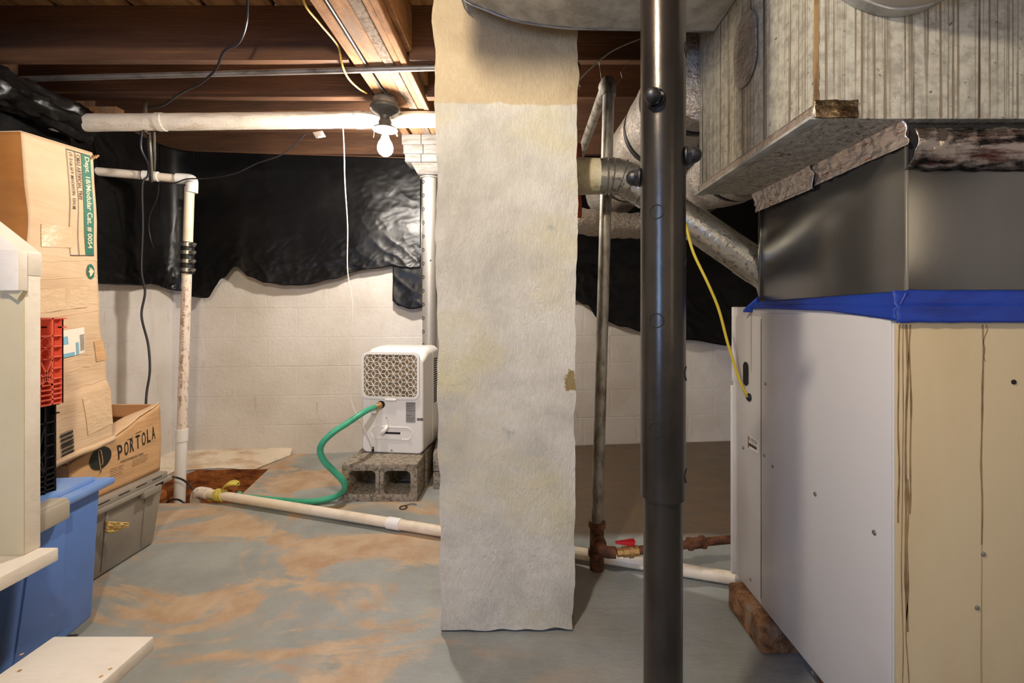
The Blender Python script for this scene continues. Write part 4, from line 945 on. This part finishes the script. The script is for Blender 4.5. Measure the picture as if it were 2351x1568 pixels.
# sloped rail
sl = (515-580)/(0-86)
def rail(xr, xl, y0, y1, th):
    za = lambda x: 1.155+(-1.236-x)*.78
    c = [(xl, y0, za(xl)-th), (xr, y0, za(xr)-th), (xr, y1, za(xr)-th), (xl, y1, za(xl)-th), (xl, y0, za(xl)), (xr, y0, za(xr)), (xr, y1, za(xr)), (xl, y1, za(xl))]
    return MB().hexa([Vector(q) for q in c], .004)
rail(SX+.002, -1.75, 1.118, 1.170, .06).build('handrail', mt['white'], stair)
MB().box(-1.284+.0, -1.238-.055+.055, 1.112, 1.127, .0, .001) 
b0 = P(5, 668, 1.115); b1 = P(52, 575, 1.115)
MB().box(b0.x, b1.x, 1.105, 1.128, b0.z, b1.z, .004).build('railing_block', mt['white'], stair)
m = MB(); m.prism([(b0.x+.005, b0.z), (b1.x, b0.z), (b1.x-.014, b0.z-.022)], .012, Matrix(((1, 0, 0, 0), (0, 0, -1, 1.127), (0, 1, 0, 0), (0, 0, 0, 1)))); m.build('notch', mt['cabw'], stair)
for (a, b) in ((45, 1540), (50, 1502), (232, 1553), (253, 1536)):
    Y = .80*F/(b-CY); p = Vector(((a-CX)/F*Y, Y, .2103))
    MB().lathe([(0, 0), (.004, 0), (0, .0006)], Matrix.Translation(p), 8).build('nail_hole', mt['ply'], stair)
# ------------------------------------------------------------------ blue tote
bt = thing('blue_tote', 'blue plastic storage tote with grey latch handle behind the stairs', 'storage bin', (-1.618, 1.32, .036), math.radians(7))
m = MB(); w2, l2, hb = .235, .30, .405
def frus(a, b, la, lb, z0, z1, bev=.02): return [Vector(q) for q in [(-a, -la, z0), (a, -la, z0), (a, la, z0), (-a, la, z0), (-b, -lb, z1), (b, -lb, z1), (b, lb, z1), (-b, lb, z1)]]
m.hexa([Vector(q) for q in [(-.25, -.2, 0), (.272, -.2, 0), (.272, .088, 0), (-.25, .088, 0), (-.274, -.135, hb), (.274, -.135, hb), (.274, .118, hb), (-.274, .118, hb)]], .014, 3); m.build('body', mt['blue'], bt, local=True)
m = MB(); m.hexa([Vector(q) for q in [(.255, -.17, .04), (.275, -.17, .04), (.275, -.02, .04), (.255, -.02, .04), (.262, -.12, hb-.04), (.279, -.12, hb-.04), (.279, -.02, hb-.04), (.262, -.02, hb-.04)]], .001); m.build('side_ridge', mt['blue'], bt, local=True)
m = MB(); m.box(-.295, .295, -.15, .15, hb-.005, hb+.018, .008); m.box(-.26, .262, -.12, .115, hb+.01, hb+.034, .010); m.build('lid', mt['bluelid'], bt, local=True)
m = MB(); m.box(.245, .304, -.145, -.04, hb+.0, hb+.028, .008); m.box(.287, .308, -.145, -.04, hb-.035, hb+.02, .007); m.build('latch', mt['greyh'], bt, local=True, label='grey snap latch')
for sy in (-1, 1):
    MB().tube([(.215, sy*.07-.01, -.017), (.19, sy*.07-.01, -.017)], .018, 16).build('caster', mt['black'], bt, local=True)
    MB().tube([(-.19, sy*.07-.01, -.017), (-.165, sy*.07-.01, -.017)], .018, 16).build('caster', mt['black'], bt, local=True)
# crates on it
def crate(name, label, mat, z0, z1, x1, seed):
    th = thing(name, label, 'crate', (x1-.15, 1.27, z0))
    y1, y0 = 1.345, 1.205; t = .004
    m = MB()
    # three plain ribbed sides
    m.box(x1-.30, x1, y1-t, y1, z0, z1); m.box(x1-.30, x1, y0, y0+t, z0, z1); m.box(x1-.30, x1-.30+t, y0, y1, z0, z1); m.box(x1-.29, x1-.012, y0, y1, z0, z0+t)
    for z in (z1-.004, z1-.03): m.box(x1-.31, x1+.004, y1-.004, y1+.006, z, z+.004)
    m.build('body', mat, th)
    m = MB(); X0, X1 = x1-.014, x1
    def bar(ya, za, yb, zb, tk=.002):
        p, q = Vector((X0, ya, za)), Vector((X0, yb, zb)); d = q-p; L = d.length
        m.box(0, L, -tk, tk, 0, X1-X0, M4=frame(p, d, Vector((1, 0, 0)).cross(d)))
    H_ = z1-z0
    ym = y1-.031
    for yy in (y1-.002, ym, y1-.065, y1-.10, y0+.002): bar(yy, z0, yy, z1)
    for fz_ in (.0, .045, .09, .135, .18): bar(y0, z0+.002+fz_*H_/.8, y1, z0+.002+fz_*H_/.8)
    bar(y0, z1-.002, y1, z1-.002); bar(y0, z1-.052, y1, z1-.052)
    for fz_ in (.3, .42, .55, .67): bar(ym, z0+fz_*H_, y1, z0+fz_*H_)
    if name == 'red_crate':
        for zc_ in (z1-.07, z1-.104):
            for yc in (ym-.017, ym-.085):
                m.tube([Vector((x1-.007, yc+.015*math.cos(a), zc_+.015*math.sin(a))) for a in [k*PI/10 for k in range(21)]], .002, 6, cap=False)
                mm = MB(); mm.lathe([(.0145, -.007), (.0155, -.007), (.0155, .007), (.0145, .007)], align((x1-.007, yc, zc_), (1, 0, 0)), 20); mm.build('round_cell', mat, th)
    za, zb_ = z0+.225*H_, z1-.12 if name == 'red_crate' else z0+.8*H_
    bar(ym, za, ym-.034, zb_); bar(ym-.034, za, ym, zb_); bar(ym, (za+zb_)/2, ym-.034, za); bar(ym-.034, (za+zb_)/2, ym, za)
    # backing web, set in and pierced look comes from the lattice depth
    m.build('lattice_side', mat, th)
    MB().box(x1-.016, x1-.013, ym, y1-.002, z0, z1).build('web', mat, th, smooth=False)
    return th
crate('black_crate', 'black plastic lattice crate standing on the blue tote lid', mt['blackc'], .468, .732, -1.378, 1)
crate('red_crate', 'red orange plastic lattice crate stacked on the black crate', mt['red'], .734, .985, -1.357, 2)
# ------------------------------------------------------------------ grey tote
gt = thing('grey_tote', 'grey plastic storage tote with lid on the floor before the pit', 'storage bin', (-1.83, 1.70, 0))
gb = (-2.06, -1.592, 1.50, 1.965)
m = MB(); m.hexa([Vector(q) for q in [(gb[0]+.03, gb[2]+.03, 0.001), (gb[1], gb[2]+.03, 0.001), (gb[1], gb[3], .001), (gb[0]+.03, gb[3], .001), (gb[0], gb[2], .262), (gb[1]+.022, gb[2], .262), (gb[1]+.022, gb[3]+.03, .262), (gb[0], gb[3]+.03, .262)]], .012, 3); m.build('body', mt['grey'], gt)
for yy in (1.72, 1.90):
    m = MB(); m.hexa([Vector(q) for q in [(-1.594, yy-.006, .02), (-1.588, yy-.006, .02), (-1.588, yy+.006, .02), (-1.594, yy+.006, .02), (-1.574, yy-.006, .25), (-1.566, yy-.006, .25), (-1.566, yy+.006, .25), (-1.574, yy+.006, .25)]], .001); m.build('rib', mt['grey'], gt)
m = MB(); m.box(-2.09, -1.552, 1.475, 2.018, .255, .272, .004); m.box(-2.075, -1.562, 1.49, 2.005, .27, .300, .006); m.box(-1.57, -1.545, 1.86, 1.95, .235, .262, .004); gl_ = m.build('lid', mt['grey'], gt)
for yy in (1.60, 1.70, 1.79, 1.87, 1.95):
    MB().box(-1.5625, -1.5605, yy-.03, yy+.02, .288, .291).build('lid_slot', mt['dark'], gl_, smooth=False)
MB().box(-1.5525, -1.5505, 1.925, 1.965, .258, .268).build('lid_slot', mt['dark'], gl_, smooth=False)
m = MB(); c0 = P(262, 1208, 1.75)
m.grid(lambda u, v: P(238+54*u, (1196+4*u)+(28-22*u*u)*v, 1.70+.07*u)+Vector((.012*nz((u*3, v*3, 0), 2)+.006, 0, 0)), 12, 8); m.build('torn_tape', mt['leaf'], label='torn yellow tape scrap stuck to the grey tote', cat='tape', solid=.001)
# ------------------------------------------------------------------ open carton with lettering
X1 = -1.60
oc = thing('open_carton', 'open crushed cardboard carton with black lettering on the grey tote', 'cardboard box', (-1.8, 1.79, .3005))
def face(u, v):      # u near->far (Y), v bottom->top
    Y = 1.60+.405*u; zt = .50+.09*u**.8 if u < 1 else .59
    zt = .462+.131*(u**1.2)+.008*math.sin(u*9)*(1-u)
    z = .302+(zt-.302)*v
    return Vector((X1+.006*math.sin(v*PI)+.007*nz((u*3, v*2, 0), 2)*v-.004*(u-.5)**2, Y, z))
MB().grid(face, 30, 16).build('front_wall', mt['card'], oc, solid=.004)
MB().grid(lambda u, v: Vector((X1-.40*u, 2.005+.004*nz((u*3, v, 0), 2), .302+.29*v)), 12, 8).build('end_wall', mt['card'], oc, solid=.004)
MB().grid(lambda u, v: Vector((X1-.40*u, 1.60, .302+.158*v)), 8, 8).build('end_wall', mt['card'], oc, solid=.004)
MB().grid(lambda u, v: Vector((X1-.40, 1.60+.405*u, .302+(.158+.12*u)*v)), 8, 8).build('back_wall', mt['card'], oc, solid=.004)
MB().grid(lambda u, v: Vector((X1-.40*u, 1.6+.405*v, .304)), 4, 4).build('bottom', mt['cardin'], oc, solid=.003)
def flapf(u, v):
    p = face(u, 1); return Vector((p.x-.11*v*(1-.6*u)-.004*nz((u*5, v*3, 0), 2), p.y-.01*v, p.z+.004-.02*v*v+.05*v*(1-u)*u*2))
MB().grid(flapf, 30, 8).build('flap', mt['cardlt'], oc, solid=.003)
MB().grid(lambda u, v: Vector((X1-.01-.38*u, 1.998-.09*v, .588-.03*v)), 10, 6).build('flap', mt['cardin'], oc, solid=.003, label='darker inner flap')
MB().grid(lambda u, v: Vector((X1-.10-.16*u, 1.80+.12*v, .50+.01*u)), 6, 6).build('flap', mt['cardin'], oc, solid=.003)
def fo(x, y, e=.0035):
    # x along Y from 1.60 (m), y height; sits just proud of the wall
    Y = 1.60+x; u = x/.405; zt = .462+.131*(max(u, 0)**1.2)+.008*math.sin(u*9)*(1-u); v = (y-.302)/(zt-.302)
    p = face(min(max(u, 0), 1), min(max(v, 0), 1)); return Vector((p.x+e, Y, y))
nm_ = 'PORTOLA'; 
for k, ch in enumerate(nm_):
    x0 = .19+k*.0275; zb_ = .418+.0052*k
    text_on('printed_letter', ch, fo, x0, x0+.019, zb_, zb_+.056, mt['ink'], oc, .012)
text_on('printed_text', 'WORLDWIDE MANUFACTURING', fo, .20, .31, .400, .410, mt['ink'], oc, .004, 0)
for k, l in enumerate(['Tallahassee, Arizona', 'Newark, Ohio', 'Charlotte, Tennessee', 'Hartford, New York', 'Ontario, Canada']):
    text_on('printed_text', l, fo, .155, .215-.006*(k % 2), .388-.0085*k, .3935-.0085*k, mt['ink'], oc)
for k, l in enumerate(['Manchester, United Kingdom', 'Guangdong, China', 'Vancouver, Canada', 'Queretaro, Mexico']):
    text_on('printed_text', l, fo, .255, .335-.008*(k % 2), .392-.0085*k, .3975-.0085*k, mt['ink'], oc)
for (a, b, c_) in ((.232, .262, .482), (.275, .30, .497)):
    me_ = MB(); me_.grid(lambda u, v, a=a, b=b, c_=c_: fo(a+(b-a)*u, c_+.004*u+.0022*v), 4, 1); me_.build('printed_line', mt['ink'], oc)
m = MB(); cy_, cz_ = .118, .448
cen = m.bm.verts.new(fo(cy_, cz_, .004)); rr = [m.bm.verts.new(fo(cy_+.044*math.cos(t), cz_+.040*math.sin(t)+.006*math.cos(t), .004)) for t in [k*2*PI/40 for k in range(40)]]
for k in range(40): m.bm.faces.new((cen, rr[k], rr[(k+1) % 40]))
m.build('printed_oval', mt['ink'], oc)
def stroke(pts, w_, mat, e=.005):
    m = MB(); vv = []
    for i, q in enumerate(pts):
        a = pts[max(i-1, 0)]; b = pts[min(i+1, len(pts)-1)]; dx, dy = b[0]-a[0], b[1]-a[1]; L = math.hypot(dx, dy); nx, ny = -dy/L*w_, dx/L*w_
        vv.append((m.bm.verts.new(fo(q[0]-nx, q[1]-ny, e)), m.bm.verts.new(fo(q[0]+nx, q[1]+ny, e))))
    for a, b in zip(vv[:-1], vv[1:]): m.bm.faces.new((a[0], a[1], b[1], b[0]))
    return m.build('printed_emblem', mat, oc)
stroke([(.113, .405), (.113, .472), (.115, .478), (.121, .478), (.124, .472), (.124, .432), (.120, .424), (.1175, .424)], .0013, mt['card'])
stroke([(.114, .408), (.114, .394)], .002, mt['ink'])
# ------------------------------------------------------------------ tall carton
NT = P(47, 303, 1.50); FT = P(209, 353, 1.78); FB = P(250, 1005, 1.735); NB = P(80, 1090, 1.462)
tc = thing('tall_carton', 'tall pale cardboard carton with green printed band standing behind the crates', 'cardboard box', tuple(NB+Vector((-.17, .1, 0))))
def bow(u, v):       # u near->far, v top->bottom
    a = NT.lerp(FT, u); b = NB.lerp(FB, u); p = a.lerp(b, v)
    p.x += .012*math.sin(v*7+u)*.5+.012*nz((u*2, v*3, 0), 2)*min(1, 4*v)
    if v > .80: p.x += .012*min(1, (v-.80)/.02)
    p.z += .006*math.sin(u*5)*(v > .95)
    return p
dl = Vector((-.34, .02, .0))
MB().grid(bow, 20, 80).build('side_wall', mt['cardlt'], tc, solid=.003)
MB().grid(lambda u, v: bow(0, v)+dl*u, 6, 60).build('end_wall', mt['card_or'], tc, solid=.003, label='darker orange end face')
MB().grid(lambda u, v: bow(1, v)+dl*u, 6, 60).build('end_wall', mt['card'], tc, solid=.003)
MB().grid(lambda u, v: bow(u, 0)+dl*v+Vector((0, 0, .003)), 6, 6).build('top', mt['cardlt'], tc, solid=.003)
MB().grid(lambda u, v: bow(u, 1)+dl*v, 6, 6).build('bottom', mt['cardin'], tc, solid=.003)
MB().grid(lambda u, v: bow(0, v)+dl, 1, 20)
def ft(u, v, e=.003): p = bow(u, v); return p+Vector((e, 0, 0))
def patch(nm, u0, u1, v0, v1, mat, e=.003, skew=0, label=None, n=10):
    return MB().grid(lambda a, b: ft(u0+(u1-u0)*a+skew*b, v0+(v1-v0)*b, e), 4, n).build(nm, mat, tc, label=label)
# u positions as seen: band near the far edge, reading downwards
patch('printed_band', .80, .945, .012, .365, mt['green'], .0035)
fnt = lambda x, y: ft(.805+.12*y, .02+x, .0045)
text_on('printed_text', 'Dept. 18/Modular Cat. # 0054', fnt, 0, .32, .12, .95, mt['cream'], tc, .018, .0)
for (u_) in (.575, .70): patch('printed_line', u_, u_+.008, .012, .365, mt['inkb'], .0035)
for v_ in (.010, .363): patch('printed_line', .575, .945, v_, v_+.003, mt['inkb'], .004, n=2)
text_on('printed_text', 'CMAS ARTIFICIAL TREE', lambda x, y: ft(.72+.06*y, .02+x, .004), 0, .155, 0, 1, mt['inkb'], tc, .006)
text_on('printed_text', '(T-31)6.5FT MADISON  GH-M', lambda x, y: ft(.60+.06*y, .02+x, .004), 0, .19, 0, 1, mt['inkb'], tc, .006)
m = MB(); cen = m.bm.verts.new(ft(.865, .42, .004)); rr = [m.bm.verts.new(ft(.865+.075*math.cos(t), .42+.026*math.sin(t), .004)) for t in [k*2*PI/32 for k in range(32)]]
for k in range(32): m.bm.faces.new((cen, rr[k], rr[(k+1) % 32]))
m.build('printed_disc', mt['green'], tc)
tree = [(.925, .42), (.89, .412), (.895, .416), (.86, .405), (.868, .414), (.83, .403), (.835, .417), (.815, .417), (.815, .423), (.835, .423), (.83, .437), (.868, .426), (.86, .435), (.895, .424), (.89, .428)]
m = MB(); m.bm.faces.new([m.bm.verts.new(ft(a, b, .0052)) for a, b in tree]); bmesh.ops.triangulate(m.bm, faces=m.bm.faces[:]); m.build('printed_tree', mt['cream'], tc)
patch('packing_tape', .18, .62, .27, .34, mt['clear'], .0035, .0, label='clear packing tape')
patch('packing_tape', .05, .80, .47, .54, mt['clear'], .0035)
patch('packing_tape', .60, 1.0, .83, .95, mt['clear'], .0035)
patch('shipping_label', .40, .72, .605, .69, mt['paper'], .004)
patch('label_block', .42, .50, .625, .65, mt['lblue'], .005); patch('label_block', .40, .56, .678, .69, mt['lblue'], .005); patch('label_block', .59, .625, .65, .69, mt['lblue'], .005)
m = MB()
for k in range(14):
    v_ = .628+.0038*k; m.grid(lambda a, b, v_=v_: ft(.645+.065*a, v_+.0016*b, .0052), 2, 1)
m.build('barcode', mt['inkb'], tc)
patch('tape_patch', .86, 1.0, .66, .73, mt['card'], .004, .02)
m = MB()
for k in range(24):
    v_ = .93+.0042*k; ww = .0012*(1+(k*5 % 3)); m.grid(lambda a, b, v_=v_, ww=ww: ft(.25+.16*a, min(.999, v_-.02+ww*b), .004), 2, 1)
m.build('barcode', mt['ink'], tc)
for k, v_ in enumerate((.385, .44, .56, .70, .74, .80, .87)):
    m = MB(); m.tube([ft(u/10, v_-.004*u/10+.006*nz((u, v_, 0), 2), .001) for u in range(11)], .002, 6); m.build('crease', mt['cardlt'], tc)
MB().grid(lambda u, v: ft(u, .985+.02*v, .004+.006*math.sin(v*PI)), 20, 4).build('bottom_flap', mt['cardlt'], tc, solid=.003)
m = MB(); m.grid(lambda u, v: FT+Vector((.004+.02*u, -.01+.02*v, -.02+.014*nz((u*4, v*4, 0), 2)+.015*v)), 6, 6); m.build('torn_corner', mt['card'], tc, solid=.003)
